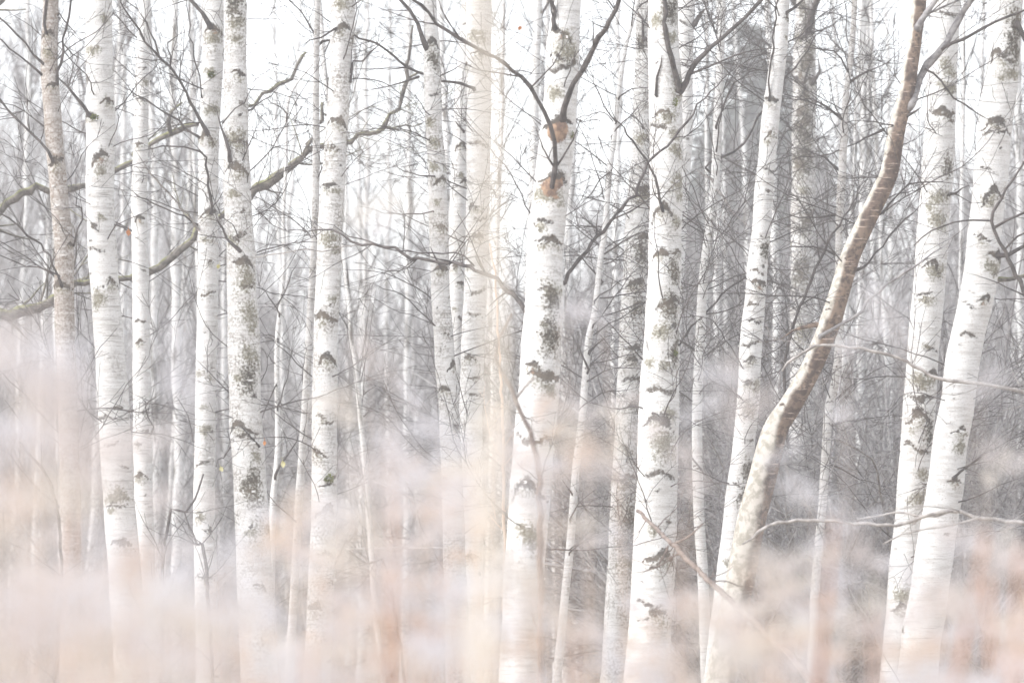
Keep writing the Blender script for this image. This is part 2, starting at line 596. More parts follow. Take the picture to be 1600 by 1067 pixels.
        V = C[:, None, :] + RR[..., None] * (np.cos(A)[..., None] * ex[:, None, :] + np.sin(A)[..., None] * ey[:, None, :])
        V -= s.base
        idx = np.arange(n * NS).reshape(n, NS)
        a_, b_ = idx[:-1], idx[1:]
        tb = MB()
        tb.v.append(V.reshape(-1, 3)); tb.n = n * NS
        tb._faces(np.stack([a_, np.roll(a_, -1, 1), np.roll(b_, -1, 1), b_], -1).reshape(-1, 4), 0)
        tb._faces(idx[-1][None], 0)
        me = tb.mesh('trunk', M[s.mat])
        for nm, arr in (('scar', scar), ('lichen', lich), ('wound', wound), ('flank', 0.5 - 0.62 * np.cos(A + 0.25) + np.interp(Z, [1.2, 1.9, 2.15, 2.7, 3.3], [0.62, 0.52, 0.14, 0.06, 0.0]) + 0 * A)):
            at_ = me.attributes.new(nm, 'FLOAT', 'POINT')
            at_.data.foreach_set('value', np.ascontiguousarray(arr, dtype=np.float32).ravel())
        o = s.trunk_obj = link('trunk', me, s.root)
        o['mottle'] = float(mottle); o['brown'] = float(brown)
        # paper-thin bark curls
        mb = MB()
        if s.mat == 'birch' and R.mean() > 0.03:
            for _ in range(90):
                i = g.integers(3, n - 3)
                if not (0.3 < C[i][2] < 4.8):
                    continue
                a = g.uniform(0, 6.28); ln = g.uniform(0.012, 0.035); hh = g.uniform(0.003, 0.009); lift = g.uniform(0.002, 0.009)
                rows = []
                for q in range(4):
                    aa = a + q / 3 * ln / R[i]; rr = R[i] * 1.02 + lift * (q / 3) ** 2 + 0.001
                    dv = math.cos(aa) * ex[i] + math.sin(aa) * ey[i]
                    for h in (-hh, hh):
                        rows.append(C[i] + dv * rr + np.array([0, 0, h * (1 - 0.3 * q / 3)]) - s.base)
                mb.add(rows, [(2 * q, 2 * q + 2, 2 * q + 3, 2 * q + 1) for q in range(3)])
        if mb.n:
            f = mb.build('peeling_bark', M[s.mat], o)
            f['kind'] = 'stuff'; f['mottle'] = 0.2; f['brown'] = float(brown) * 0.6

    def crown(s):
        """upper branches, above the picture"""
        g = s.g; mb = MB()
        zt = s.C[-1][2]
        for _ in range(int(7 + 60 * s.R[len(s.R) // 2])):
            z = g.uniform(4.6, zt); i = int(np.argmin(np.abs(s.C[:, 2] - z)))
            a = g.uniform(0, 6.28)
            grow(mb, s.C[i] - s.base, (math.cos(a), math.sin(a), g.uniform(0.5, 1.2)), g.uniform(0.7, 1.5), max(0.004, s.R[i] * 0.4), g, 1, 0.10, 0.0, 4.0, 0.0015, 0.14)
        mb.build('crown', M['twig'], s.root)

    def branch(s, pts, w0, w1, mat='twig', dd=0.0, dens=5.0, depth=1, tl=(0.12, 0.55), collar=True, start=None, dip=0.0):
        """a traced branch, pts in pixels from the trunk outwards; dd: depth drift towards (+) or away from the picture plane"""
        g = s.g; n = len(pts)
        x0, w = s.centre(pts[0][1])
        r = w * 0.5 * s.D / FPX
        off = max(-1, min(1, (pts[0][0] - x0) / (w * 0.5 + 1e-6)))
        d0 = s.D - (r * math.sqrt(max(0, 1 - off * off)) * 0.85 if start is None else start)
        P = []; R = []
        for i, (x, y) in enumerate(pts):
            f = i / max(1, n - 1)
            P.append(at(x, y, d0 + dd * f + (g.normal() * 0.03 if 0 < i else 0)) - s.base)
            R.append((w0 * (1 - f) + w1 * f) * 0.38 * s.D / FPX)
        if start is None:
            i0 = int(np.argmin(np.abs(s.C[:, 2] - P[0][2] - s.base[2])))
            ins = s.C[max(0, i0 - 4)] - s.base
            P.insert(0, P[0] + (ins - P[0]) * 0.75); R.insert(0, R[0])
            n0 = max(1, int(np.linalg.norm(P[1] - P[0]) / 0.05))
        P, R = smooth_path(P, R, 0.05)
        P[1:-1] += g.normal(size=P[1:-1].shape) * 0.0055; R = R * (1 + g.normal(size=len(R)) * 0.08)
        inside = -20 < pts[-1][0] < 1620 and pts[-1][1] > -15
        if inside:
            q = np.linspace(0, 1, len(R)); R = np.maximum(R * np.clip((1 - q) / 0.35, 0.22, 1), 0.0011)
        if dd <= 0 and start is None:
            ii = np.abs(s.C[:, 2][None, :] - P[:, 2][:, None]).argmin(1)
            dx = P[:, 0] + s.base[0] - s.C[ii, 0]; rr = s.R[ii] * 1.06
            front = s.C[ii, 1] - np.sqrt(np.maximum(rr * rr - dx * dx, 0)) - s.base[1] - R * 0.5
            skip = np.arange(len(P)) >= n0
            P[:, 1] = np.where(skip & (np.abs(dx) < rr), np.minimum(P[:, 1], front), P[:, 1])
        if collar:
            for i in range(min(3, len(R))):
                R[i] *= (1.9, 1.35, 1.1)[i]
        mb = MB()
        mb.tube(P, R, 7 if w0 > 6 else 5)
        L = np.linalg.norm(np.diff(P, axis=0), axis=1).sum()
        tg = np.gradient(P, axis=0)
        for _ in range(g.poisson(dens * 1.5 * L)):
            i = g.integers(2, len(P)) if len(P) > 3 else len(P) - 1
            grow(mb, P[i], deviate(unit(tg[i]), g.uniform(0.5, 1.1), g), g.uniform(*tl), max(0.0016, R[i] * 0.45), g, depth, 0.10, 0.02, 7.0, 0.0012, 0.05)
        return mb.build('branch', M[mat], s.root)

    def twigs(s, n, lo=0, hi=900, L=(0.35, 1.0), r=0.004, dens=6.0):
        """fine live twigs along the visible stem"""
        g = s.g
        for _ in range(n):
            mb = MB()
            y = g.uniform(lo, hi); z = at(800, y, s.D)[2]
            i = int(np.argmin(np.abs(s.C[:, 2] - z))); a = g.uniform(0, 6.28)
            dv = np.array([math.cos(a), math.sin(a) * 0.8, g.uniform(0.1, 1.1)])
            p = s.C[i] - s.base + np.array([math.cos(a), math.sin(a), 0]) * s.R[i] * 0.8
            grow(mb, p, dv, g.uniform(*L), r * g.uniform(0.6, 1.2), g, 2, 0.12, -0.005, dens * 1.2, 0.0014, 0.06)
            mb.build('twig', M['twig'], s.root)

    def moss(s, x, y, w, h=0.8):
        """cushion of moss on the bark"""
        g = s.g; mb = MB()
        cx, tw = s.centre(y); r = tw * 0.5 * s.D / FPX
        off = max(-0.97, min(0.97, (x - cx) / (tw * 0.5)))
        c = at(x, y, s.D - r * math.sqrt(1 - off * off)) - s.base
        q = w * 0.5 * s.D / FPX
        for _ in range(130):
            d = unit(g.normal(size=3)) * g.uniform(0.3, 1.0) ** 0.5
            p = c + d * np.array([q, q * 0.6, q * h])
            v = unit(d + g.normal(size=3) * 0.5 + np.array([0, -0.3, 0.3])) * q * 0.55
            sd = unit(np.cross(v, g.normal(size=3))) * q * 0.22
            mb.add([p - sd, p + sd, p + v * 0.6 + sd * 0.6, p + v], [(0, 1, 2), (0, 2, 3)])
        mb.build('moss_tuft', M['moss'], s.trunk_obj, False)

    def leaf(s, x, y, sz, mat='leaf_orange', dz=-0.15):
        g = s.g; q = sz * 0.5 * s.D / FPX
        c = at(x, y, s.D + dz) - s.base
        ax = unit(np.array([g.normal() * 0.4, g.normal() * 0.3, -1])); sd = unit(np.cross(ax, np.array([g.normal() * 0.4, 1, 0.2])))
        nn = np.cross(ax, sd); mb = MB()
        V = []
        for t, wd in ((-1.0, 0.03), (-0.5, 0.6), (0, 0.8), (0.5, 0.55), (1.0, 0.05)):
            for e in (-1, 0, 1):
                V.append(c + ax * t * q + sd * e * wd * q + nn * (abs(e) * 0.25 + 0.2 * t * t) * q)
        F = [(3 * i + j, 3 * i + j + 1, 3 * i + j + 4, 3 * i + j + 3) for i in range(4) for j in range(2)]
        mb.add(V, F)
        mb.tube([c - ax * q, c - ax * q * 1.9 + nn * q * 0.3], 0.001, 3)
        mb.build('leaf', M[mat], s.root)


# ---- the traced trees, left to right --------------------------------------------------------
t1 = Tree('birch_tree', 'slender brownish grey birch with dark forks at the far left', [(0, 79, 24), (100, 77, 27), (190, 83, 28), (300, 92, 28), (400, 100, 30), (500, 101, 31), (700, 108, 31), (1000, 111, 36)],
          19.6, mottle=0.95, brown=0.66, seed=1, nrand=6,
          scars=[(52, -0.1, 1.0, 'k'), (85, 0.1, 0.9, 'l'), (133, 0.3, 0.9, 'k'), (255, 0.0, 1.25, 'k'), (385, 0.8, 0.8, 'k'), (450, -0.1, 1.2, 'k'), (640, 0, 0.7, 'c')])
for p, a, b in (([(73, 50), (69, 20), (72, 0), (80, -40)], 6, 4), ([(89, 131), (95, 83), (104, 43), (111, 0), (116, -40)], 6, 4),
                ([(66, 114), (30, 86), (0, 62), (-40, 35)], 4, 3), ([(66, 98), (25, 53), (0, 29), (-40, 0)], 5, 3),
                ([(84, 252), (61, 220), (33, 195), (0, 158), (-40, 130)], 6, 4), ([(96, 447), (83, 412), (63, 379), (28, 354), (0, 332), (-40, 310)], 5, 3),
                ([(92, 430), (63, 418), (25, 410), (0, 399), (-30, 385)], 3, 2),
                ([(113, 386), (121, 359), (131, 332), (121, 323), (121, 311), (126, 299), (157, 281)], 4, 2),
                ([(90, 22), (112, 45), (133, 68)], 3, 2), ([(94, 66), (115, 85), (140, 100)], 3, 2)):
    t1.branch(p, a, b, dens=4)
t1.twigs(23, 0, 800)

t2 = Tree('birch_tree', 'sturdy white birch with green moss on its upper left branch stub', [(0, 154, 42), (200, 157, 45), (300, 156, 43), (400, 161, 46), (500, 168, 45), (650, 178, 49), (790, 186, 50), (900, 196, 51), (1060, 206, 53)],
          20.0, mottle=0.30, seed=2, nrand=10,
          scars=[(32, 0.55, 0.5, 'l'), (38, -0.7, 0.25, 'd'), (80, -0.35, 0.7, 'l'), (158, 0.75, 0.8, 'c'), (180, -0.8, 0.7, 'k'), (192, -0.3, 0.3, 'l'), (243, 0.3, 0.8, 'w'), (270, 0.1, 0.5, 'l'), (445, 0.55, 0.75, 'c'), (470, -0.55, 0.8, 'l'), (430, -0.9, 0.4, 'd'), (655, -0.6, 0.7, 'b'), (641, 0.5, 0.5, 'b'), (696, -0.2, 0.5, 'b'), (732, 0.6, 0.4, 'b'), (780, 0.1, 1.2, 'l'), (792, -0.3, 0.6, 'b'), (850, 0.2, 0.8, 'c')])
t2.branch([(142, 180), (130, 165), (112, 146), (93, 122), (70, 95)], 7, 3, dens=3)
t2.moss(148, 184, 12)
t2.twigs(14, 0, 700)
t2.leaf(200, 364, 11, 'leaf_orange'); t2.branch([(182, 352), (192, 357), (207, 368)], 3, 2, dens=2)

t3 = Tree('birch_tree', 'slim pale birch with an orange broken branch wound halfway up', [(0, 226, 19), (100, 223, 21), (250, 219, 24), (350, 218, 25), (500, 221, 27), (650, 222, 29), (790, 225, 29), (1000, 231, 32)],
          21.8, mottle=0.12, seed=3, nrand=7,
          scars=[(108, 0.2, 0.8, 'b'), (157, 0.2, 0.8, 'c'), (195, 0.4, 0.25, 'd'), (228, 0.0, 0.9, 'c'), (343, 0.2, 0.9, 'w'), (425, 0.4, 0.4, 'b'), (505, 0, 0.8, 'b'), (535, -0.2, 0.9, 'c'), (675, 0.7, 0.8, 'c'), (694, -0.5, 0.8, 'c'), (745, -0.3, 1.0, 'c'), (775, 0.3, 0.4, 'd')])
t3.branch([(237, 678), (232, 640), (225, 625)], 3, 2, dens=4); t3.twigs(14, 0, 700)

t4 = Tree('birch_tree', 'white birch with drooping twig fans, standing against a mottled birch', [(0, 334, 33), (100, 332, 34), (200, 327, 32), (300, 326, 31), (400, 325, 32), (500, 324, 33), (650, 321, 32), (790, 319, 34), (880, 321, 35), (1060, 325, 37)],
          20.9, mottle=0.42, seed=4, nrand=8,
          scars=[(45, 0.1, 0.9, 'w'), (60, 0.2, 0.9, 'l'), (115, -0.1, 0.6, 'l'), (175, 0.1, 1.0, 'l'), (214, -0.2, 1.0, 'k'), (225, 0.3, 0.6, 'l'), (335, 0.1, 1.1, 'k'), (378, -0.3, 0.6, 'l'), (380, 0.5, 0.3, 'l'), (412, 0.2, 0.6, 'c'), (463, 0.1, 0.8, 'b'), (595, 0.3, 0.6, 'l'), (640, -0.2, 0.6, 'l'), (672, 0.0, 0.9, 'l'), (675, 0.6, 0.5, 'd'), (727, -0.1, 0.8, 'b'), (808, -0.4, 0.7, 'l'), (900, 0, 0.8, 'c')])
t4.branch([(323, 210), (304, 172), (291, 144), (266, 109), (240, 78), (215, 48), (187, 0), (175, -30)], 7, 3, dens=8, dd=-0.4)
t4.branch([(266, 109), (264, 76), (261, 66), (280, 55), (299, 48)], 4, 2, collar=False, start=0.2)
t4.branch([(249, 90), (240, 64), (228, 38), (209, 0)], 4, 3, collar=False, start=0.25)
t4.branch([(329, 42), (316, 20), (298, 0), (280, -30)], 9, 6, dens=3)
t4.branch([(330, 334), (329, 306), (321, 260), (314, 238), (291, 230), (253, 230), (215, 239), (177, 244)], 6, 2, dens=5, dd=-0.3)
t4.branch([(312, 217), (278, 190), (253, 172), (215, 149), (177, 126)], 5, 3, dens=6, dd=-0.2)
t4.branch([(311, 352), (278, 333), (240, 319), (207, 299), (187, 284)], 4, 2, dens=4, dd=-0.3)
t4.branch([(312, 360), (290, 335), (270, 310), (243, 280), (223, 253), (200, 215)], 5, 3, 'twig_pale', dens=5, dd=-0.5)
t4.branch([(318, 150), (305, 100), (296, 40), (290, -20)], 3, 2, dens=6, dd=-0.3)
t4.moss(330, 117, 11); t4.twigs(19, 0, 800); t4.leaf(341, 416, 8, 'leaf_yellow')
t4.branch([(302, 690), (292, 650), (275, 618), (250, 640)], 3, 2, dens=4)

t5 = Tree('birch_tree', 'heavily mottled white birch with dark rough scars at left of centre', [(0, 367, 36), (100, 368, 35), (200, 369, 38), (300, 371, 43), (400, 376, 45), (500, 380, 49), (600, 382, 50), (700, 387, 51), (800, 393, 54), (900, 398, 56), (1060, 405, 58)],
          20.1, mottle=0.62, seed=5, nrand=10,
          scars=[(10, 0.1, 1.2, 'p'), (40, 0.4, 1.1, 'l'), (65, 0.1, 0.8, 'l'), (115, 0.4, 0.9, 'c'), (182, 0.4, 0.5, 'd'), (205, -0.4, 0.3, 'd'), (220, 0.3, 1.0, 'l'), (225, 0.5, 0.8, 'b'), (262, 0.1, 1.1, 'k'), (307, -0.2, 0.7, 'l'), (335, 0.4, 0.4, 'd'), (372, 0.0, 0.9, 'd'), (380, -0.5, 0.7, 'l'), (410, 0.3, 1.0, 'C'), (445, 0.4, 1.0, 'l'), (450, 0.7, 0.5, 'b'), (495, 0.5, 0.9, 'l'), (560, 0.5, 0.8, 'l'), (590, 0.4, 0.9, 'p'), (622, 0.7, 0.5, 'd'), (665, -0.3, 0.9, 'C'), (685, -0.1, 0.7, 'b'), (715, 0.6, 0.5, 'l'), (762, 0.3, 1.0, 'p'), (823, -0.1, 0.4, 'd'), (835, 0.0, 0.5, 'l'), (860, 0.4, 0.6, 'l')])
t5.branch([(362, 252), (352, 218), (345, 196), (338, 170)], 8, 4, dens=2)
t5.branch([(347, 194), (368, 172), (390, 149), (405, 130)], 3, 2, dens=4, collar=False, start=0.1)
t5.branch([(374, 392), (354, 371), (342, 344), (332, 325)], 7, 3, dens=2)
t5.branch([(405, 700), (380, 668), (360, 650), (345, 645)], 3, 2, dens=3)
t5.branch([(362, 697), (348, 715), (338, 730)], 3, 2, dens=3)
t5.branch([(395, 170), (420, 150), (447, 130)], 3, 2, dens=4, dd=0.2)
t5.leaf(346, 733, 9, 'leaf_yellow'); t5.leaf(414, 692, 8, 'leaf_orange'); t5.twigs(14, 0, 700)

t25 = Tree('young_birch', 'thin pale sapling in the gap right of the mottled birch', [(100, 489, 3), (140, 458, 4), (180, 448, 5), (260, 447, 6), (336, 443, 6), (412, 444, 7), (475, 439, 7), (530, 433, 7), (606, 433, 8), (682, 434, 8), (732, 432, 9), (800, 426, 10), (1000, 424, 11)],
           22.5, mottle=0.2, seed=25, nrand=2, crown=False, top=0)
for p in ([(447, 180), (425, 160), (400, 140)], [(446, 262), (470, 255), (485, 250)], [(438, 490), (420, 465), (400, 430)], [(434, 480), (452, 440), (470, 400)], [(432, 600), (414, 640), (402, 668)], [(434, 640), (450, 590), (455, 550)], [(434, 530), (420, 520), (405, 525)]):
    t25.branch(p, 3, 2, 'twig', dens=6)
t25.branch([(430, 742), (450, 710), (462, 690), (465, 680)], 5, 3, dens=5); t25.leaf(443, 725, 11, 'leaf_yellow')

t6 = Tree('young_birch', 'thin straight grey stem hugging a white birch on its left side', [(0, 496, 9), (130, 494, 10), (260, 494, 12), (400, 490, 11), (530, 483, 12), (650, 476, 12), (790, 467, 13), (900, 461, 13), (1000, 455, 14)],
          21.2, mottle=0.55, brown=0.12, seed=6, nrand=10, top=6.5)
t6.branch([(500, 66), (522, 60), (545, 52)], 4, 3, dens=3); t6.branch([(490, 48), (470, 20), (448, 0), (440, -20)], 3, 2, dens=4); t6.twigs(13)

t7 = Tree('birch_tree', 'white birch with black eyebrow scars and a green moss dot low down', [(0, 536, 37), (100, 532, 34), (200, 526, 34), (265, 522, 36), (350, 516, 39), (450, 512, 38), (530, 509, 38), (650, 507, 39), (790, 506, 40), (900, 503, 41), (1000, 498, 42), (1060, 495, 43)],
          20.0, mottle=0.62, seed=7, nrand=8,
          scars=[(10, -0.1, 0.9, 'l'), (45, 0.0, 1.0, 'k'), (190, 0.2, 1.1, 'k'), (232, -0.2, 0.8, 'c'), (262, 0.6, 0.3, 'd'), (293, -0.3, 0.8, 'c'), (300, 0.4, 0.6, 'l'), (395, 0.6, 0.7, 'l'), (390, 0.8, 0.4, 'd'), (375, -0.1, 0.9, 'l'), (470, 0.6, 0.7, 'l'), (478, 0.4, 0.5, 'd'), (494, -0.2, 1.0, 'C'), (562, 0.35, 1.0, 'C'), (652, -0.1, 0.7, 'c'), (708, -0.3, 0.8, 'c'), (748, 0.7, 0.6, 'd'), (760, 0.3, 0.6, 'b'), (797, 0.4, 0.9, 'C'), (868, 0.4, 0.9, 'b'), (945, -0.2, 0.9, 'C')])
t7.branch([(547, 126), (552, 96), (567, 92), (590, 72), (607, 56), (615, 30)], 5, 2, dens=9)
t7.branch([(526, 47), (500, 60), (470, 72)], 4, 3, dens=4)
t7.branch([(524, 880), (540, 850), (558, 828)], 3, 2, dens=4)
t7.moss(514, 748, 14, 0.9); t7.twigs(17, 0, 800)

t8 = Tree('birch_tree', 'white birch with a dark forked bough at its top, left of the centre pair', [(0, 672, 21), (70, 674, 25), (140, 676, 28), (200, 678, 26), (265, 683, 29), (350, 685, 30), (450, 688, 29), (530, 693, 31), (650, 702, 32), (800, 708, 34), (1060, 716, 38)],
          20.4, mottle=0.6, seed=8, nrand=9,
          scars=[(68, -0.1, 1.2, 'k'), (95, 0.4, 1.1, 'p'), (150, 0.4, 0.7, 'b'), (225, 0, 0.9, 'l'), (282, 0.5, 0.9, 'C'), (318, 0, 0.5, 'l'), (357, 0.4, 0.9, 'k'), (424, 0.2, 1.0, 'k'), (484, -0.4, 0.4, 'd'), (525, 0.2, 0.5, 'b'), (548, -0.4, 0.4, 'd'), (573, 0.9, 0.9, 'k'), (606, -0.3, 0.7, 'C'), (665, 0.5, 0.8, 'c')])
t8.branch([(666, 74), (653, 38), (640, 18), (623, 0), (600, -30)], 10, 7, dens=3)
t8.branch([(687, 422), (680, 400), (672, 385)], 4, 2, dens=3)
t8.branch([(680, 275), (655, 275), (620, 262), (590, 262)], 3, 2, dens=4, dd=-0.2)
t8.branch([(676, 332), (640, 336), (600, 333), (560, 322)], 3, 2, dens=4, dd=-0.2)
t8.branch([(677, 505), (640, 470), (600, 450), (562, 441)], 3, 2, dens=4, dd=-0.2)
t8.branch([(655, 120), (630, 128), (590, 140), (560, 138)], 3, 2, dens=3, start=0.1)
t8.branch([(690, 118), (708, 106), (722, 100)], 3, 2, dens=2)
t8.twigs(17)

t9 = Tree('birch_tree', 'narrow white birch behind the centre pair, half hidden by its neighbours', [(0, 734, 25), (100, 727, 25), (180, 722, 26), (260, 718, 26), (350, 715, 26), (450, 714, 24), (530, 713, 24), (700, 711, 26), (1060, 712, 30)],
          22.0, mottle=0.22, seed=9, nrand=5, scars=[(228, 0.35, 1.0, 'C'), (283, 0.75, 0.9, 'k'), (325, -0.4, 0.2, 'd'), (372, 0.1, 0.2, 'd'), (420, -0.3, 0.9, 'c'), (445, 0.7, 0.9, 'k'), (487, 0.0, 0.6, 'l')])
t9.twigs(10); t9.branch([(716, 495), (732, 515), (745, 530)], 4, 2, dens=3); t9.branch([(724, 205), (714, 195), (708, 186)], 4, 3, dens=1)

t10 = Tree('birch_tree', 'white banded birch at the centre behind the pale blurred stem', [(0, 748, 40), (200, 748, 38), (350, 746, 36), (450, 743, 36), (530, 739, 36), (650, 736, 36), (800, 735, 39), (1060, 734, 43)],
           21.0, mottle=0.4, seed=10, nrand=8, scars=[(60, 0, 0.9, 'l'), (230, 0.0, 0.9, 'b'), (325, -0.3, 0.8, 'c'), (345, 0.4, 0.7, 'b'), (372, 0.1, 0.9, 'c'), (460, 0.2, 1.0, 'b'), (495, 0.3, 0.7, 'b'), (562, -0.2, 0.7, 'C'), (595, 0.4, 0.7, 'b'), (620, 0.3, 0.6, 'b'), (870, 0.0, 0.9, 'c')])
t10.branch([(740, 138), (691, 126), (638, 106), (590, 71), (526, 40), (488, 14), (450, 0)], 6, 3, dens=5, dd=-0.7)
t10.twigs(13)

t11 = Tree('birch_tree', 'thick white birch with two orange branch wounds right of the centre', [(0, 885, 46), (70, 880, 51), (150, 876, 52), (250, 867, 56), (350, 855, 56), (450, 851, 60), (530, 847, 62), (650, 838, 64), (800, 826, 64), (900, 819, 62), (1060, 812, 64)],
           17.8, mottle=0.28, seed=11, nrand=5,
           scars=[(50, -0.3, 0.75, 'w'), (62, 0.2, 0.6, 'l'), (82, 0.3, 0.9, 'l'), (100, 0.7, 0.6, 'd'), (108, -0.1, 1.2, 'b'), (150, -0.4, 0.7, 'l'), (192, 0.2, 1.0, 'w'), (215, 0.9, 0.5, 'l'), (278, 0.05, 1.0, 'w'), (308, -0.2, 1.0, 'l'), (352, -0.35, 0.7, 'b'), (358, -0.3, 0.5, 'l'), (378, 0.65, 0.6, 'C'), (455, 0.1, 0.5, 'b'), (462, 0.4, 0.8, 'l'), (470, 0.35, 0.6, 'p'), (512, 0.1, 0.5, 'l'), (530, 0.5, 0.8, 'p'), (575, -0.35, 0.55, 'w'), (590, 0.3, 0.8, 'C'), (608, 0.6, 0.5, 'l'), (690, 0, 0.9, 'b'), (760, -0.2, 0.9, 'c'), (840, 0.2, 0.9, 'l')])
t11.branch([(878, 186), (886, 152), (909, 111), (937, 61), (954, 33), (967, 0), (980, -40)], 13, 9, dens=3, dd=-0.5)
t11.branch([(866, 290), (867, 265), (863, 223), (851, 175), (830, 137), (800, 109), (774, 91), (735, 70), (683, 33), (646, 0), (615, -30)], 10, 6, dens=3, dd=-0.5)
t11.branch([(867, 46), (863, 20), (859, 0), (852, -30)], 9, 7, dens=2)
t11.branch([(830, 137), (850, 120), (866, 99), (876, 76), (880, 60)], 4, 2, dens=4, collar=False, start=0.3)
t11.branch([(880, 440), (906, 402), (942, 361), (962, 333), (990, 305), (1006, 270), (1023, 245), (1053, 215), (1091, 164), (1129, 124), (1162, 88), (1185, 70)], 8, 4, 'twig', dens=4, dd=1.0)
t11.branch([(952, 345), (980, 330), (1012, 315), (1030, 300)], 4, 3, dens=3, collar=False, start=-0.35)
t11.branch([(944, 397), (975, 376), (1012, 360), (1040, 350)], 4, 2, dens=3, collar=False, start=-0.35)
t11.branch([(829, 505), (815, 477), (800, 460), (774, 437), (741, 419), (686, 409), (640, 402), (617, 391), (564, 383), (521, 361), (496, 357), (463, 361), (430, 357), (400, 328), (385, 300)], 10, 3, dens=4, dd=1.2)
t11.branch([(741, 416), (726, 399), (691, 395), (653, 397), (617, 391), (585, 380), (545, 368), (520, 350), (480, 345), (450, 330)], 4, 2, dens=3, collar=False, start=-0.5)
t11.branch([(560, 383), (540, 386), (501, 390), (443, 397), (400, 402), (350, 405)], 3, 2, 'twig_pale', dens=3, collar=False, start=-0.8)
t11.moss(893, 210, 7, 1.6); t11.twigs(14)
t11.leaf(812, 44, 8, 'leaf_orange')

t24 = Tree('young_birch', 'slender grey birch just left of the orange wounded trunk, mostly hidden', [(0, 841, 13), (100, 838, 13), (150, 836, 12), (250, 834, 13), (450, 828, 14), (700, 822, 15), (1060, 815, 17)], 25.5, mottle=0.5, seed=24, nrand=8)
t24.twigs(17)

t23 = Tree('young_birch', 'thin leaning birch sapling in the gap left of the two dark scarred trunks', [(-20, 1002, 5), (33, 989, 6), (76, 977, 7), (152, 966, 8), (228, 958, 8), (260, 953, 9), (361, 945, 9), (399, 939, 9), (488, 929, 10), (530, 920, 11), (581, 915, 11), (656, 909, 11), (732, 900, 12), (800, 895, 12), (848, 891, 13), (949, 881, 13), (1050, 871, 14)],
           20.6, mottle=0.35, seed=23, nrand=9, top=5.5, scars=[(577, 0, 1.0, 'd'), (700, 0.2, 0.7, 'b')])
t23.twigs(23, 0, 600); t23.branch([(918, 576), (908, 555), (903, 530)], 4, 3, dens=2); t23.branch([(922, 550), (934, 538), (945, 528)], 5, 3, dens=2)
for p in ([(955, 215), (985, 180), (1010, 150)], [(950, 270), (925, 300), (900, 330)], [(960, 190), (920, 120), (905, 100)], [(940, 440), (905, 400), (885, 385)], [(966, 152), (985, 140), (1012, 137)], [(905, 640), (940, 615), (998, 605)], [(895, 770), (885, 760), (875, 745)], [(890, 865), (905, 850), (930, 842)], [(893, 810), (905, 790), (930, 765)], [(930, 470), (965, 440), (1005, 425)], [(925, 510), (960, 465), (1000, 415)]):
    t23.branch(p, 3, 2, dens=6)

t13 = Tree('birch_tree', 'grey scarred birch half behind the straight white one, left side', [(0, 1010, 30), (130, 1007, 33), (250, 1003, 36), (350, 996, 38), (450, 991, 38), (530, 986, 38), (650, 981, 38), (800, 973, 40), (900, 969, 41), (1060, 960, 44)],
           21.6, mottle=0.7, seed=13, nrand=8,
           scars=[(70, -0.5, 0.8, 'p'), (115, 0.3, 0.6, 'd'), (220, 0, 0.7, 'l'), (297, 0.5, 1.0, 'k'), (310, 0.3, 0.8, 'l'), (372, 0.6, 0.8, 'C'), (398, 0.5, 0.9, 'p'), (440, 0.4, 0.9, 'C'), (449, -0.3, 0.8, 'c'), (486, 0.4, 0.7, 'p'), (546, 0.3, 0.8, 'C'), (565, 0.1, 0.8, 'C'), (595, 0.3, 0.8, 'b'), (632, 0.8, 0.7, 'p'), (702, -0.1, 0.8, 'c'), (750, 0.1, 0.9, 'C'), (822, 0.5, 1.3, 'p'), (850, 0.4, 1.0, 'p'), (880, 0.5, 0.8, 'l')])
t13.branch([(1005, 60), (1003, 30), (990, 0)], 5, 3, dens=4); t13.twigs(23)
t13.branch([(1008, 60), (1022, 80), (1035, 55)], 6, 4, dens=2)

t12b = Tree('birch_tree', 'plain pale birch stem just right of and behind the straight white one', [(0, 1074, 26), (100, 1070, 25), (200, 1071, 24), (300, 1064, 25), (500, 1052, 26), (800, 1044, 28), (1060, 1040, 30)], 23.0, mottle=0.25, seed=14, nrand=8,
             scars=[(38, -0.3, 0.9, 'b'), (220, 0.2, 0.7, 'd'), (40, 0.8, 0.7, 'd')])
t12b.branch([(1084, 40), (1095, 22), (1103, 14)], 9, 6, dens=2); t12b.twigs(17)

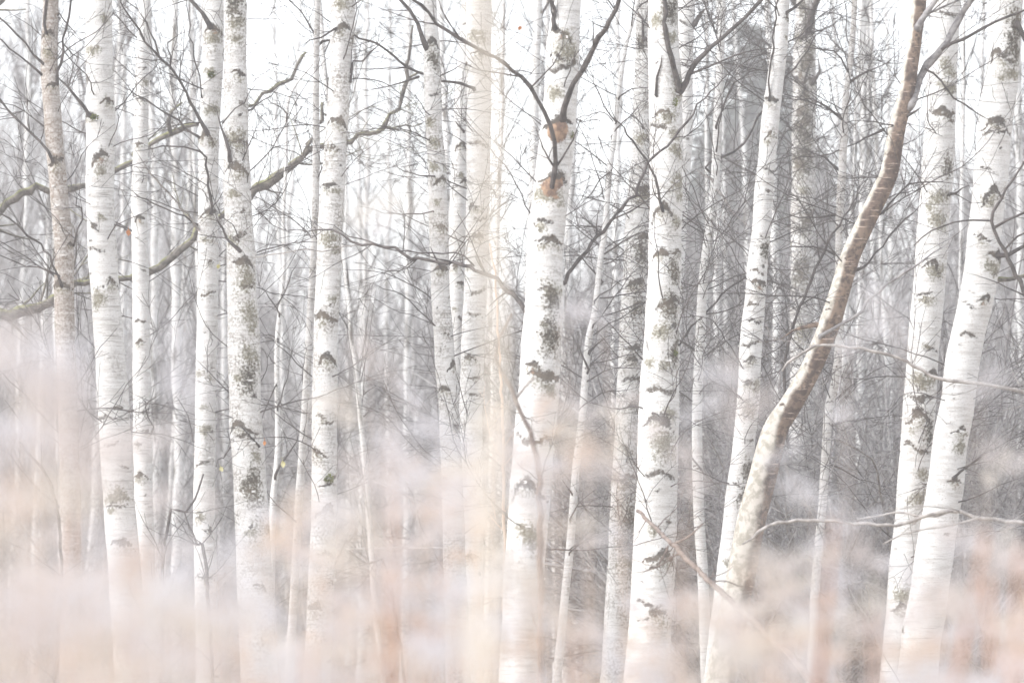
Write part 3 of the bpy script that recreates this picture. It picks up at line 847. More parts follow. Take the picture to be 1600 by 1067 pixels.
t12 = Tree('birch_tree', 'straight bright white birch with a mossy forked bough at its top', [(0, 1036, 48), (100, 1037, 50), (150, 1040, 52), (250, 1041, 52), (350, 1040, 51), (450, 1037, 52), (530, 1034, 56), (650, 1029, 63), (800, 1025, 65), (900, 1021, 67), (1000, 1014, 68), (1060, 1010, 70)],
           19.4, mottle=0.42, seed=12, nrand=6,
           scars=[(20, 0.6, 0.8, 'p'), (35, -0.5, 0.7, 'l'), (60, 0.5, 0.6, 'l'), (100, -0.4, 0.3, 'd'), (140, 0.8, 0.9, 'l'), (180, -0.3, 0.6, 'C'), (185, 0.2, 0.5, 'l'), (215, 0.5, 0.5, 'l'), (240, 0.6, 0.6, 'l'), (290, 0.7, 0.7, 'l'), (330, -0.1, 0.9, 'k'), (350, 0.6, 0.5, 'l'), (396, -0.3, 0.6, 'C'), (397, 0.8, 0.5, 'C'), (425, 0.65, 0.7, 'p'), (475, 0.35, 0.8, 'C'), (482, 0.4, 0.7, 'p'), (523, 0.0, 0.9, 'l'), (553, 0.75, 0.7, 'p'), (570, -0.6, 0.5, 'l'), (575, 0.2, 0.5, 'l'), (612, 0.0, 0.8, 'b'), (648, 0.4, 0.5, 'l'), (655, 0.1, 0.7, 'C'), (703, 0.2, 0.9, 'l'), (745, 0.3, 0.9, 'b'), (770, 0.0, 0.3, 'd'), (815, 0.5, 0.4, 'd'), (828, -0.1, 0.4, 'l'), (870, 0.5, 0.8, 'k'), (885, 0.1, 0.4, 'b'), (955, 0.2, 0.7, 'c')])
t12.branch([(1060, 142), (1049, 96), (1040, 66), (1039, 38), (1039, 0), (1036, -40)], 11, 8, dens=2)
t12.branch([(1064, 142), (1086, 101), (1111, 73), (1142, 48), (1164, 28), (1191, 0), (1215, -30)], 11, 7, dens=3)
t12.branch([(1035, 330), (1030, 293), (1018, 262), (990, 223), (962, 187), (949, 152), (940, 110)], 6, 2, dens=4, dd=-0.3)
t12.branch([(1024, 150), (1029, 120), (1034, 88)], 5, 4, dens=1)
t12.branch([(1060, 538), (1067, 528), (1075, 515)], 3, 2, dens=3)
t12.moss(1060, 132, 10, 1.6); t12.moss(1055, 160, 8, 1.5); t12.moss(1054, 552, 9, 1.1)
t12.branch([(1018, 645), (1030, 648), (1038, 665)], 4, 3, dens=1)
t12.twigs(19)

t14 = Tree('young_birch', 'thin smooth white stem with a kink, between the straight and the leaning birch', [(0, 1129, 10), (130, 1124, 13), (270, 1118, 14), (330, 1113, 15), (400, 1103, 15), (450, 1098, 15), (530, 1094, 15), (650, 1089, 16), (800, 1092, 17), (900, 1098, 17), (1060, 1104, 18)],
           20.8, mottle=0.1, seed=15, nrand=5, scars=[(346, 0.2, 0.6, 'd'), (409, 0.2, 0.7, 'd'), (513, 0.1, 0.7, 'b'), (545, 0, 0.6, 'b'), (570, 0.2, 0.5, 'd'), (660, 0, 0.6, 'b')])
t14.branch([(1120, 294), (1130, 308), (1140, 328), (1160, 345), (1178, 362)], 5, 3, 'twig_pale', dens=3)
t14.branch([(1113, 283), (1100, 275), (1088, 265)], 5, 3, 'twig_pale', dens=3)
t14.branch([(1118, 235), (1125, 180), (1133, 130)], 3, 2, dens=4, dd=-0.2); t14.twigs(32, 0, 700, (0.5, 1.2))
for p in ([(1120, 200), (1150, 130), (1200, 98)], [(1100, 262), (1160, 225), (1200, 157), (1250, 96), (1276, 58), (1309, 28), (1331, 0)], [(1064, 535), (1129, 462), (1174, 427), (1205, 402), (1250, 370)]):
    t14.branch(p, 5, 3, dens=4, collar=False)

t15 = Tree('birch_tree', 'slightly leaning white birch with banded bark beside the curved red trunk', [(0, 1223, 22), (60, 1220, 23), (150, 1208, 28), (200, 1203, 28), (270, 1196, 28), (350, 1190, 30), (450, 1181, 32), (530, 1174, 35), (650, 1167, 35), (790, 1150, 35), (900, 1137, 36), (1060, 1119, 38)],
           20.2, mottle=0.35, seed=16, nrand=7,
           scars=[(30, 0.7, 0.7, 'k'), (60, 0.8, 0.6, 'l'), (157, -0.1, 0.9, 'k'), (212, 0, 0.8, 'C'), (268, 0.3, 0.8, 'b'), (300, 0.2, 0.7, 'd'), (372, 0, 0.3, 'd'), (392, 0.6, 0.9, 'p'), (420, 0.5, 0.6, 'd'), (442, 0.1, 0.9, 'w'), (480, -0.2, 0.8, 'b'), (505, 0.1, 0.8, 'b'), (540, 0, 0.9, 'b'), (565, 0.1, 0.9, 'c'), (600, 0, 0.8, 'c'), (642, 0.2, 0.9, 'l'), (690, 0.5, 0.5, 'b'), (735, 0.7, 0.8, 'p'), (760, 0, 0.5, 'b'), (780, 0.6, 0.8, 'p'), (880, 0.0, 0.8, 'l')])
t15.branch([(1203, 158), (1204, 110), (1206, 76), (1211, 30), (1214, 0), (1218, -30)], 4, 3, dens=3)
t15.branch([(1230, 22), (1242, 12), (1256, 0), (1280, -20)], 6, 4, dens=3)
t15.twigs(29, 0, 800, (0.5, 1.2))

t21 = Tree('birch_tree', 'old dark patched birch out of focus behind the leaning white birch', [(0, 1259, 30), (60, 1258, 34), (120, 1257, 37), (200, 1256, 37), (400, 1254, 37), (700, 1252, 39), (1000, 1250, 42)],
           27.0, mottle=1.0, brown=0.12, seed=21, nrand=4, scars=[(15, -0.5, 0.8, 'p'), (60, -0.6, 0.7, 'l'), (75, 0.5, 0.6, 'l'), (90, 0.3, 0.8, 'd'), (125, -0.5, 0.8, 'C'), (130, 0.6, 0.8, 'C'), (150, 0.0, 0.9, 'p'), (175, 0.2, 1.1, 'p'), (180, -0.3, 0.7, 'C'), (240, 0.2, 0.9, 'p'), (300, 0, 0.9, 'l'), (30, 0.3, 1.3, 'p'), (100, 0.0, 1.3, 'p'), (205, 0.1, 1.4, 'p'), (260, -0.3, 1.2, 'p'), (350, 0.2, 1.2, 'p'), (430, 0, 1.2, 'p'), (520, 0.2, 1.2, 'l')])
t21.branch([(1245, 122), (1252, 134), (1259, 118), (1264, 98)], 7, 4, dens=3); t21.branch([(1270, 130), (1281, 110), (1277, 85)], 7, 4, dens=3); t21.branch([(1250, 60), (1300, 40), (1340, 10)], 5, 3, dens=5)
t21.twigs(34, 0, 500, (0.6, 1.3), 0.006)

t20 = Tree('young_birch', 'thin grey stem rising behind the curved red trunk', [(0, 1335, 9), (50, 1333, 9), (100, 1328, 9), (150, 1322, 10), (200, 1319, 12), (270, 1316, 13), (330, 1312, 12), (420, 1311, 12), (530, 1311, 12), (600, 1304, 13), (650, 1294, 14), (790, 1285, 13), (900, 1275, 14), (1060, 1268, 15)],
           21.0, mottle=0.6, brown=0.2, seed=20, nrand=6, scars=[(575, 0, 0.6, 'd'), (630, 0, 0.9, 'b')])
t20.twigs(32, 0, 700, (0.4, 1.1))
for p in ([(1320, 190), (1280, 160), (1240, 155), (1210, 152)], [(1330, 120), (1300, 80), (1232, 74)], [(1326, 130), (1370, 105), (1420, 95)], [(1316, 270), (1275, 240), (1240, 232)], [(1296, 665), (1340, 655), (1410, 650)], [(1290, 720), (1330, 740), (1380, 760)], [(1382, 202), (1352, 218), (1301, 238), (1238, 250), (1215, 266), (1195, 285)], [(1312, 335), (1250, 340), (1200, 325)], [(1310, 400), (1255, 385), (1205, 395)]):
    t20.branch(p, 4, 2, dens=5, start=0.0)
t20.branch([(1233, 700), (1225, 600), (1233, 528), (1263, 450), (1301, 366), (1332, 318), (1362, 268), (1375, 230)], 7, 4, dens=5, collar=False, start=0.3)

t16 = Tree('alder_tree', 'curved reddish brown trunk sweeping up to the right with a forked top', [(0, 1437, 22), (50, 1431, 22), (100, 1424, 23), (150, 1415, 25), (200, 1402, 27), (265, 1391, 28), (300, 1376, 29), (350, 1352, 29), (400, 1329, 30), (450, 1314, 31), (500, 1298, 34), (540, 1283, 33), (580, 1266, 33), (630, 1237, 35), (665, 1214, 38), (700, 1203, 42), (750, 1190, 43), (800, 1178, 44), (900, 1157, 45), (1000, 1137, 45), (1060, 1127, 46)],
           18.4, mat='alder', seed=17, nrand=3, scars=[(40, 0.2, 1.0, 'd'), (245, 0, 0.9, 'b'), (410, -0.4, 0.5, 'd'), (575, 0.0, 0.7, 'b'), (640, -0.2, 0.8, 'b'), (655, 0.3, 0.6, 'l'), (1000, 0.5, 0.5, 'd')])
b = t16.branch([(1424, 165), (1430, 140), (1448, 101), (1478, 66), (1504, 20), (1516, 0), (1530, -40)], 15, 13, 'lightened_bark', dens=2)
t16.branch([(1436, 40), (1446, 22), (1463, 0), (1485, -30)], 12, 9, 'lightened_bark', dens=2)
t16.branch([(1471, 78), (1516, 56), (1554, 35), (1592, 21), (1630, 5)], 7, 4, dens=3, collar=False, start=0.0)
t16.branch([(1445, 108), (1470, 128), (1491, 152), (1526, 177), (1560, 190)], 5, 3, dens=3, collar=False, start=0.0)
t16.branch([(1418, 180), (1430, 172), (1440, 167)], 5, 3, dens=1)
t16.branch([(1282, 528), (1314, 510), (1345, 484), (1372, 457), (1428, 417), (1478, 381), (1500, 360)], 7, 4, 'lightened_bark', dens=4)
t16.branch([(1275, 505), (1252, 512), (1238, 518), (1220, 530)], 8, 5, 'alder', dens=2)
t16.twigs(14, 0, 500)
t16.branch([(1380, 330), (1420, 290), (1470, 285), (1520, 292)], 4, 2, dens=4); t16.branch([(1350, 420), (1400, 360), (1440, 320), (1475, 290)], 4, 2, dens=5)

t17 = Tree('birch_tree', 'thick white birch with peeling cream bark, left one of the right pair', [(0, 1478, 45), (100, 1472, 47), (200, 1469, 49), (270, 1465, 50), (350, 1459, 50), (450, 1451, 50), (530, 1444, 50), (650, 1435, 50), (790, 1425, 50), (900, 1415, 53), (1060, 1404, 58)],
           19.5, mottle=0.35, brown=0.0, seed=18, nrand=6,
           scars=[(25, 0.1, 0.7, 'b'), (110, 0.4, 0.9, 'l'), (140, 0.4, 0.8, 'l'), (178, 0.3, 0.7, 'C'), (185, 0.0, 0.9, 'b'), (265, 0.6, 0.6, 'p'), (310, 0.4, 0.8, 'l'), (306, 0.7, 0.4, 'd'), (355, -0.4, 0.15, 'd'), (350, 0.3, 0.8, 'l'), (412, 0.0, 0.8, 'c'), (425, 0.3, 0.7, 'l'), (464, -0.5, 0.6, 'b'), (472, -0.1, 0.7, 'l'), (545, 0.2, 0.4, 'l'), (583, 0.6, 0.6, 'w'), (600, -0.2, 0.9, 'l'), (650, -0.1, 1.1, 'C'), (680, 0.7, 0.8, 'p'), (702, 0.1, 1.0, 'b'), (745, 0.5, 0.7, 'l'), (780, 0.4, 0.8, 'l'), (930, 0, 0.8, 'l')])
t17.twigs(17); t17.branch([(1484, 305), (1495, 300), (1515, 290)], 5, 3, dens=3)
t18 = Tree('birch_tree', 'thick leaning white birch with triangular dark scars at the far right', [(0, 1573, 50), (100, 1567, 52), (200, 1555, 54), (270, 1549, 54), (350, 1540, 52), (450, 1529, 54), (530, 1511, 53), (650, 1492, 54), (790, 1472, 57), (900, 1455, 60), (1060, 1432, 63)],
           18.9, mottle=0.22, seed=19, nrand=5,
           scars=[(40, 0.6, 1.0, 'p'), (75, 0.5, 0.9, 'p'), (90, -0.4, 0.9, 'C'), (120, 0.3, 0.8, 'l'), (195, 0.1, 0.8, 'c'), (235, 0.3, 0.3, 'd'), (270, -0.3, 0.4, 'b'), (303, 0.1, 0.8, 'C'), (318, 0.0, 0.6, 'l'), (375, -0.3, 0.6, 'c'), (402, 0.9, 0.9, 'k'), (420, 0.6, 0.7, 'l'), (468, 0.5, 0.6, 'w'), (527, 0.0, 0.5, 'b'), (625, -0.3, 0.2, 'd'), (672, 0.4, 0.6, 'c'), (700, 0.5, 0.5, 'l'), (748, 0.5, 0.5, 'w'), (835, 0.5, 0.4, 'd')])
t18.branch([(1560, 400), (1575, 396), (1600, 384), (1640, 370)], 9, 6, dens=3)
t18.branch([(1488, 748), (1500, 735), (1530, 715), (1550, 700)], 6, 3, dens=4)
t18.branch([(1588, 40), (1605, 70), (1640, 100)], 10, 8, dens=2); t18.twigs(14)
t18.branch([(1562, 435), (1580, 434), (1600, 431), (1640, 425)], 8, 7, 'mossy_limb', dens=1)


# ------------------------------------------------------------------ long mossy limbs reaching in from the left
def limb_tree():
    D = 22.6; g = np.random.default_rng(77)
    base = at(-330, 900, D); base[2] = 0
    root = thing('oak_tree', base, 'crooked mossy dark limbs reaching across behind the left birches', 'tree')

    def path(pts, mat='mossy_limb', name='limb', dens=2.0, tl=(0.2, 0.8)):
        dens = dens * 1.8
        P = [at(x, y, D + k) - base for x, y, w, k in pts]; R = [w * 0.41 * D / FPX for x, y, w, k in pts]
        P, R = smooth_path(P, R, 0.05)
        P[1:-1] += g.normal(size=P[1:-1].shape) * 0.009; R = R * (1 + g.normal(size=len(R)) * 0.13)
        mb = MB(); mb.tube(P, R, 9)
        tg = np.gradient(P, axis=0); L = np.linalg.norm(np.diff(P, axis=0), axis=1).sum()
        for _ in range(g.poisson(dens * L)):
            i = g.integers(len(P) // 4, len(P))
            grow(mb, P[i], deviate(unit(tg[i]), g.uniform(0.6, 1.1), g), g.uniform(*tl), max(0.002, R[i] * 0.3), g, 1, 0.14, 0.02, 5, 0.0013, 0.05)
        return mb.build(name, M[mat], root)
    path([(-330, 1180, 80, 0), (-325, 800, 66, 0), (-315, 560, 60, 0), (-318, 300, 52, 0), (-330, 0, 45, 0), (-320, -500, 25, 0)], name='trunk', dens=0.5)
    path([(-318, 560, 34, 0), (-200, 530, 28, 0), (-80, 510, 24, 0), (0, 492, 23, 0), (45, 483, 22, 0), (84, 470, 18, 0), (118, 442, 13, 0), (160, 436, 11, 0), (200, 434, 12, 0), (235, 428, 14, .1), (262, 410, 15, .1), (290, 382, 15, .1), (310, 362, 14, .1), (345, 338, 13, .2), (396, 304, 19, .2), (430, 280, 18, .2), (460, 258, 15, .2), (484, 236, 13, .2), (510, 226, 11, .2), (545, 217, 9, .2), (575, 206, 9, .2), (602, 196, 9, .2), (622, 170, 8, .2), (631, 140, 8, .2), (637, 122, 8, .2), (634, 106, 8, .2), (641, 70, 5, .2), (645, 40, 4, .2)], dens=2.5)
    path([(484, 238, 10, .2), (481, 224, 9, .2), (490, 208, 8, .2), (500, 182, 8, .2), (503, 160, 5, .2)], dens=2, name='branch')
    path([(636, 124, 5, .2), (650, 118, 4, .2), (660, 112, 2, .2)], dens=3, name='branch')
    path([(597, 196, 4, .2), (630, 198, 3, .2), (660, 193, 3, .2)], dens=3, name='branch')
    path([(-316, 430, 30, 0), (-150, 380, 24, .3), (-40, 345, 20, .5), (0, 328, 18, .6), (25, 310, 17, .6), (50, 299, 16, .6), (90, 296, 13, .6), (130, 290, 12, .6), (160, 280, 11, .6), (182, 268, 12, .6), (205, 250, 11, .6), (235, 226, 11, .7), (268, 210, 12, .7), (295, 196, 11, .7), (312, 194, 8, .7)], dens=2.5)
    path([(268, 212, 8, .7), (262, 190, 9, .7), (268, 172, 6, .7), (285, 160, 4, .7)], dens=3, name='branch')
    path([(-320, 120, 26, 0), (-120, 60, 20, 0), (-30, 20, 18, 0), (10, -10, 16, 0), (60, -60, 12, 0)], dens=2)
    path([(372, 178, 8, .9), (400, 160, 7, .9), (425, 138, 7, .9), (452, 122, 7, .9), (468, 90, 6, .9), (478, 82, 4, .9)], dens=3, name='branch')


limb_tree()


# ------------------------------------------------------------------ nearer stems and boughs in front of the birches
def stem_thing(name, label, cat, D, pts, mat, dens, sides=8, tl=(0.1, 0.4), extra=(), depth=1, seed=0, main='stem', wk=0.40):
    """pts: (x, y, width, depth offset) from the ground end outwards; the first point is dropped to the ground"""
    g = np.random.default_rng(500 + seed)
    base = at(pts[0][0], pts[0][1], D + pts[0][3]); base[2] = 0
    root = thing(name, base, label, cat)

    def path(pts, nm, first):
        P = [at(x, y, D + k) - base for x, y, w, k in pts]; R = [w * wk * (D + k) / FPX for x, y, w, k in pts]
        if first:
            P.insert(0, np.array([P[0][0], P[0][1], -0.05])); R.insert(0, R[0] * 1.1)
        P, R = smooth_path(P, R, 0.04)
        P[1:-1] += g.normal(size=P[1:-1].shape) * 0.003
        mb = MB(); mb.tube(P, R * (1 + g.normal(size=len(R)) * 0.04), sides)
        tg = np.gradient(P, axis=0); L = np.linalg.norm(np.diff(P, axis=0), axis=1).sum()
        for _ in range(g.poisson(dens * L)):
            i = g.integers(len(P) // 3, len(P))
            grow(mb, P[i], deviate(unit(tg[i]), g.uniform(0.5, 1.0), g), g.uniform(*tl), max(0.0016, R[i] * 0.4), g, depth, 0.12, 0.02, 6, 0.0012, 0.05)
        mb.build(nm, M[mat], root)
    path(pts, main, True)
    for e in extra:
        path(e, 'branch', False)
    return root


stem_thing('sapling', 'pale cream blurred stem close to the camera crossing the middle', 'sapling', 2.9,
           [(756, 2700, 31, 0), (757, 1300, 30, 0), (758, 1060, 29, 0), (762, 850, 28, 0), (770, 700, 28, 0), (769, 530, 27, 0), (762, 400, 26, 0), (757, 250, 27, 0), (756, 100, 26, 0), (753, 0, 25, 0), (750, -300, 20, 0), (746, -1100, 7, 0)], 'sapling_cream', 0.3, seed=1, wk=0.45)
stem_thing('dead_branch', 'bare brown branch slanting down to the right in front of the white trunks', 'branch', 15.0,
           [(1420, 1330, 16, -1), (1330, 1130, 15, -.6), (1262, 1056, 14, -.4), (1233, 1022, 13, -.2), (1200, 992, 13, 0), (1150, 945, 12, .3), (1110, 908, 11, .5), (1075, 875, 10, .8), (1046, 846, 9, 1.2), (1020, 820, 8, 1.6), (996, 798, 7, 2)], 'brown_branch', 1.2, seed=2,
           extra=[[(1046, 850, 5, 1.1), (1075, 840, 4, 1.1), (1098, 818, 3, 1.1)], [(1044, 852, 4, 1.1), (1040, 862, 4, 1.1), (1030, 880, 3, 1.1)]])
stem_thing('bare_shrub', 'pale lichened bough arching across the lower right in front of the right pair', 'shrub', 16.4,
           [(1890, 1250, 22, .3), (1850, 1000, 20, .2), (1760, 860, 15, .1), (1660, 826, 11, 0), (1600, 818, 9, 0), (1540, 810, 8, 0), (1485, 797, 8, 0), (1440, 808, 7, 0), (1400, 820, 7, 0), (1320, 815, 7, 0), (1260, 812, 7, 0), (1215, 818, 7, 0), (1175, 838, 5, 0), (1160, 850, 3, 0)], 'twig_pale', 3.0, seed=3,
           extra=[[(1480, 800, 6, 0), (1445, 806, 5, .05), (1400, 802, 4, .1), (1340, 812, 4, .1)], [(1530, 808, 5, -.05), (1480, 822, 4, -.1), (1410, 835, 3, -.1), (1380, 850, 3, -.1)]], main='bough')
stem_thing('bare_shrub', 'pale thin bough running level past the right pair at mid height', 'shrub', 17.6,
           [(1900, 1280, 20, .3), (1860, 900, 18, .2), (1780, 690, 14, .1), (1680, 628, 10, 0), (1600, 612, 8, 0), (1529, 598, 8, 0), (1466, 591, 8, 0), (1428, 570, 7, 0), (1377, 550, 7, 0), (1327, 543, 6, 0), (1273, 540, 6, 0), (1250, 553, 6, 0), (1230, 566, 5, 0), (1222, 580, 3, 0)], 'twig_pale', 2.5, seed=4, main='bough')
stem_thing('bare_shrub', 'dark bent branch entering from the right edge over the leaning birch', 'shrub', 18.0,
           [(1720, 1290, 18, 0), (1690, 800, 16, 0), (1640, 540, 11, 0), (1600, 455, 9, 0), (1572, 394, 8, 0), (1548, 347, 7, 0), (1560, 322, 6, 0), (1572, 298, 5, 0), (1595, 260, 4, 0), (1620, 220, 3, 0)], 'twig', 3.0, seed=5,
           extra=[[(1553, 356, 6, 0), (1575, 345, 5, 0), (1600, 331, 5, 0), (1640, 310, 3, 0)], [(1548, 345, 4, 0), (1520, 344, 4, 0), (1491, 349, 3, 0), (1455, 362, 3, 0), (1428, 384, 2, 0)], [(1570, 390, 4, 0), (1590, 370, 4, 0), (1620, 355, 3, 0)]], main='bough')
stem_thing('sapling', 'blurred brown twiggy stem leaning left over the foot of the wounded birch', 'sapling', 13.5,
           [(848, 1380, 15, 0), (845, 1000, 14, 0), (844, 850, 13, 0), (843, 790, 12, 0), (841, 732, 11, 0), (826, 674, 10, 0), (807, 631, 9, 0), (788, 590, 8, 0), (776, 560, 7, 0), (780, 530, 5, 0), (800, 490, 4, 0)], 'brown_branch', 1.5, seed=6,
           extra=[[(805, 625, 5, 0), (820, 605, 4, 0), (835, 590, 3, 0)]])
stem_thing('sapling', 'thin orange brown stem at the right edge of the pale blurred stem', 'sapling', 18.2,
           [(790, 1280, 8, 0), (788, 900, 7, 0), (786, 700, 6, 0), (783, 600, 6, 0), (779, 530, 5, 0), (774, 440, 4, 0), (765, 380, 3, 0)], 'straw', 1.5, seed=7)
for i, (lab, pts) in enumerate((
        ('dark twiggy stem crossing the lower left gap behind the grass', [(70, 1290, 9, 0), (95, 900, 7, 0), (80, 760, 6, 0), (48, 715, 5, 0), (30, 690, 4, 0)]),
        ('dark crossed twigs between the pale slim birch and its right neighbour', [(250, 1290, 9, 0), (258, 840, 6, 0), (290, 800, 5, 0), (305, 780, 4, 0), (318, 740, 3, 0)]),
        ('bare brown twig leaning against the foot of the twig fan birch', [(345, 1290, 9, 0), (322, 890, 7, 0), (308, 850, 6, 0), (294, 820, 4, 0), (288, 800, 3, 0)]),
        ('fine dark twig in the pink grass gap left of the centre pair', [(660, 1290, 8, 0), (610, 910, 5, 0), (575, 880, 4, 0), (545, 860, 3, 0)]))):
    stem_thing('sapling', lab, 'sapling', 18.5 + 0.3 * i, pts, 'twig', 6.0, seed=20 + i)


# ------------------------------------------------------------------ background: shared meshes, one object each
def bg_birch_proto(seed, H=10.0, r=0.075):
    g = np.random.default_rng(seed)
    n = 60
    z = np.linspace(-0.05, H, n)
    x = np.cumsum(g.normal(size=n) * 0.012); y = np.cumsum(g.normal(size=n) * 0.012)
    P = np.stack([x - x[0], y - y[0], z], 1); R = r * (1 - 0.75 * z / H) * (1 + g.normal(size=n) * 0.03); R[:2] *= 1.25
    NSb = 14
    tr = MB(); tr.tube(P, R, NSb)
    me = tr.mesh('trunk', M['birch'])
    ang = np.arange(NSb) * 2 * math.pi / NSb
    sc = np.zeros((n, NSb))
    for _ in range(34):
        i = g.integers(0, n); a0 = g.uniform(0, 6.28); wd = g.uniform(0.4, 1.3)
        da = (ang - a0 + math.pi) % (2 * math.pi) - math.pi
        sc[i] = np.maximum(sc[i], np.exp(-(da / wd) ** 2) * g.uniform(0.6, 1.0))
    for nm in ('scar', 'lichen', 'wound'):
        at_ = me.attributes.new(nm, 'FLOAT', 'POINT')
        at_.data.foreach_set('value', ((sc if nm == 'scar' else sc * 0).astype(np.float32)).ravel())
    cr = MB()
    for _ in range(46):
        zz = g.uniform(1.2, H) ** 0.92; i = int(np.argmin(abs(z - zz))); a = g.uniform(0, 6.28)
        grow(cr, P[i], (math.cos(a), math.sin(a), g.uniform(0.5, 1.5)), g.uniform(0.5, 1.6) * (1.15 - 0.06 * zz), 0.010, g, 2, 0.10, 0.0, 3.6, 0.0024, 0.14)
    return me, cr.mesh('crown', M['twig'])


def sapling_proto(seed, H=6.0):
    g = np.random.default_rng(seed)
    st = MB(); cr = MB()
    n = 30; z = np.linspace(-0.05, H, n)
    P = np.stack([np.cumsum(g.normal(size=n) * 0.03), np.cumsum(g.normal(size=n) * 0.03), z], 1); P[:, :2] -= P[0, :2]
    R = 0.032 * (1 - 0.85 * z / H)
    st.tube(P, R, 6)
    for _ in range(62):
        zz = g.uniform(0.4, H); i = int(np.argmin(abs(z - zz))); a = g.uniform(0, 6.28)
        grow(cr, P[i], (math.cos(a), math.sin(a), g.uniform(1.0, 2.6)), g.uniform(0.5, 1.5) * (1.1 - 0.5 * zz / H), 0.009, g, 2, 0.07, 0.04, 3.4, 0.0026, 0.15, (0.35, 0.75))
    return st.mesh('trunk', M['lightened_bark']), cr.mesh('crown', M['lightened_bark'])


def shrub_proto(seed, H=2.6, spread=0.9, mat='twig'):
    g = np.random.default_rng(seed); sts = MB(); tw = MB()
    for _ in range(14):
        a = g.uniform(0, 6.28); d = np.array([math.cos(a) * spread, math.sin(a) * spread, g.uniform(0.9, 2.2)])
        p = np.array([math.cos(a) * 0.12, math.sin(a) * 0.12, -0.03]); L = g.uniform(0.6, 1.0) * H; r = g.uniform(0.007, 0.014)
        pts = [p]; d = unit(d); dirs = [d]
        for i in range(14):
            d = unit(d + g.normal(size=3) * 0.09 + np.array([0, 0, -0.035])); pts.append(pts[-1] + d * L / 14); dirs.append(d)
        rad = r * np.linspace(1, 0.3, 15)
        sts.tube(pts, rad, 5)
        for _ in range(13):
            i = g.integers(2, 15)
            grow(tw, pts[i], deviate(dirs[i], g.uniform(0.5, 1.2), g), g.uniform(0.25, 0.9), rad[i] * 0.55, g, 1, 0.13, 0.0, 5.5, 0.0017, 0.08)
    return sts.mesh('stems', M['lightened_bark']), tw.mesh('twigs', M[mat])


def make_proto(name, parts, mott=None):
    o = link(name, None)
    for nm, me in parts:
        c = link(nm, me, o)
        if nm == 'twigs':
            c['kind'] = 'stuff'
        if mott is not None and nm == 'trunk':
            c['mottle'] = mott; c['brown'] = 0.0
    return o


FRONT = [(101, 'brownish birch'), (168, 'moss stub birch'), (221, 'slim pale birch'), (324, 'twig fan birch'), (380, 'mottled birch'), (509, 'eyebrow scar birch'), (691, 'centre pair'), (741, 'pale blurred stem'), (847, 'orange wounded birch'), (920, 'leaning sapling'), (990, 'grey scarred birch'),
         (1034, 'straight white birch'), (1094, 'kinked stem'), (1174, 'leaning banded birch'), (1298, 'curved red trunk'), (1444, 'peeling birch'), (1511, 'far right birch')]
ORD = ['leftmost', 'second from left', 'third from left', 'fourth from left', 'fifth from left', 'sixth from left', 'seventh from left', 'eighth from left', 'ninth from left', 'tenth from left']


def gap(x):
    xs = [a for a, b in FRONT]
    i = int(np.searchsorted(xs, x))
    if i == 0:
        return 'left of the ' + FRONT[0][1]
    if i == len(xs):
        return 'right of the ' + FRONT[-1][1]
    return 'between ' + FRONT[i - 1][1] + ' and ' + FRONT[i][1]


used_protos = set()


def place(proto, loc, rot, scl, label, cat, group, tilt=(0, 0)):
    if proto.name not in used_protos:
        used_protos.add(proto.name); o = proto
    else:
        o = copy_tree(proto)
    o.location = loc; o.rotation_euler = (tilt[0], tilt[1], rot); o.scale = scl
    tag(o, label, cat, group)
    return o


g = np.random.default_rng(31)
BIRCH = [make_proto('background_birch', (('trunk', a), ('crown', b)), mott=0.4) for a, b in (bg_birch_proto(200 + i) for i in range(6))]
SAPL = [make_proto('background_sapling', (('trunk', a), ('crown', b))) for a, b in (sapling_proto(300 + i) for i in range(7))]
SHRUB = [make_proto('tangled_shrub', (('stems', a), ('twigs', b))) for a, b in (shrub_proto(400 + i, 3.0, 1.0, 'twig' if i < 2 else 'lightened_bark') for i in range(5))]

# birches standing further back: (pixel column, apparent width, distance)
BACK = [(20, 10, 40), (48, 9, 34), (128, 11, 33), (196, 10, 38), (255, 12, 34), (282, 13, 31), (297, 9, 42), (345, 10, 38), (415, 9, 44), (452, 8, 40), (545, 9, 46), (566, 12, 40), (577, 9, 40), (606, 9, 43), (631, 10, 37), (653, 8, 48), (708, 13, 33),
        (775, 8, 45), (800, 11, 31), (888, 12, 32), (905, 8, 40), (950, 11, 35), (1118, 11, 33), (1140, 8, 45), (1206, 9, 38), (1238, 13, 29), (1300, 9, 33), (1332, 12, 30), (1358, 8, 38), (1388, 10, 33), (1402, 8, 44), (1432, 9, 36), (1510, 9, 34), (1556, 9, 40), (1590, 11, 31), (1625, 10, 36), (-40, 11, 35), (-90, 10, 41), (1680, 11, 40)]
BACK += [(float(x), float(w), float(d)) for x, w, d in zip(np.linspace(-30, 1630, 14) + g.normal(size=14) * 25, g.uniform(5, 8, 14), g.uniform(23.5, 33, 14))]
BACK.sort()
seen_gap = {}
many_gap = {}
for x, w, D in BACK:
    many_gap[gap(x)] = many_gap.get(gap(x), 0) + 1
for i, (x, w, D) in enumerate(BACK):
    gp = gap(x); k = seen_gap.get(gp, 0); seen_gap[gp] = k + 1
    lab = 'blurred pale birch behind, ' + gp + (', ' + ORD[k] if many_gap[gp] > 1 else '')
    p = at(x, 850, D); r = w * 0.5 * D / FPX
    s = r / (0.075 * 0.72)
    hz = g.uniform(0.85, 1.15)
    place(BIRCH[i % 6], (p[0], p[1], 0), g.uniform(0, 6.28), (s, s, hz), lab, 'tree', 'out of focus birches behind the front row', (g.normal() * 0.035, g.normal() * 0.035))


def ytop(x):
    return float(np.interp(x, [-200, 60, 200, 330, 400, 700, 800, 1000, 1090, 1200, 1350, 1600, 1800], [-30, 10, 110, 230, 340, 350, 330, 310, 230, 170, 210, 150, 80]))


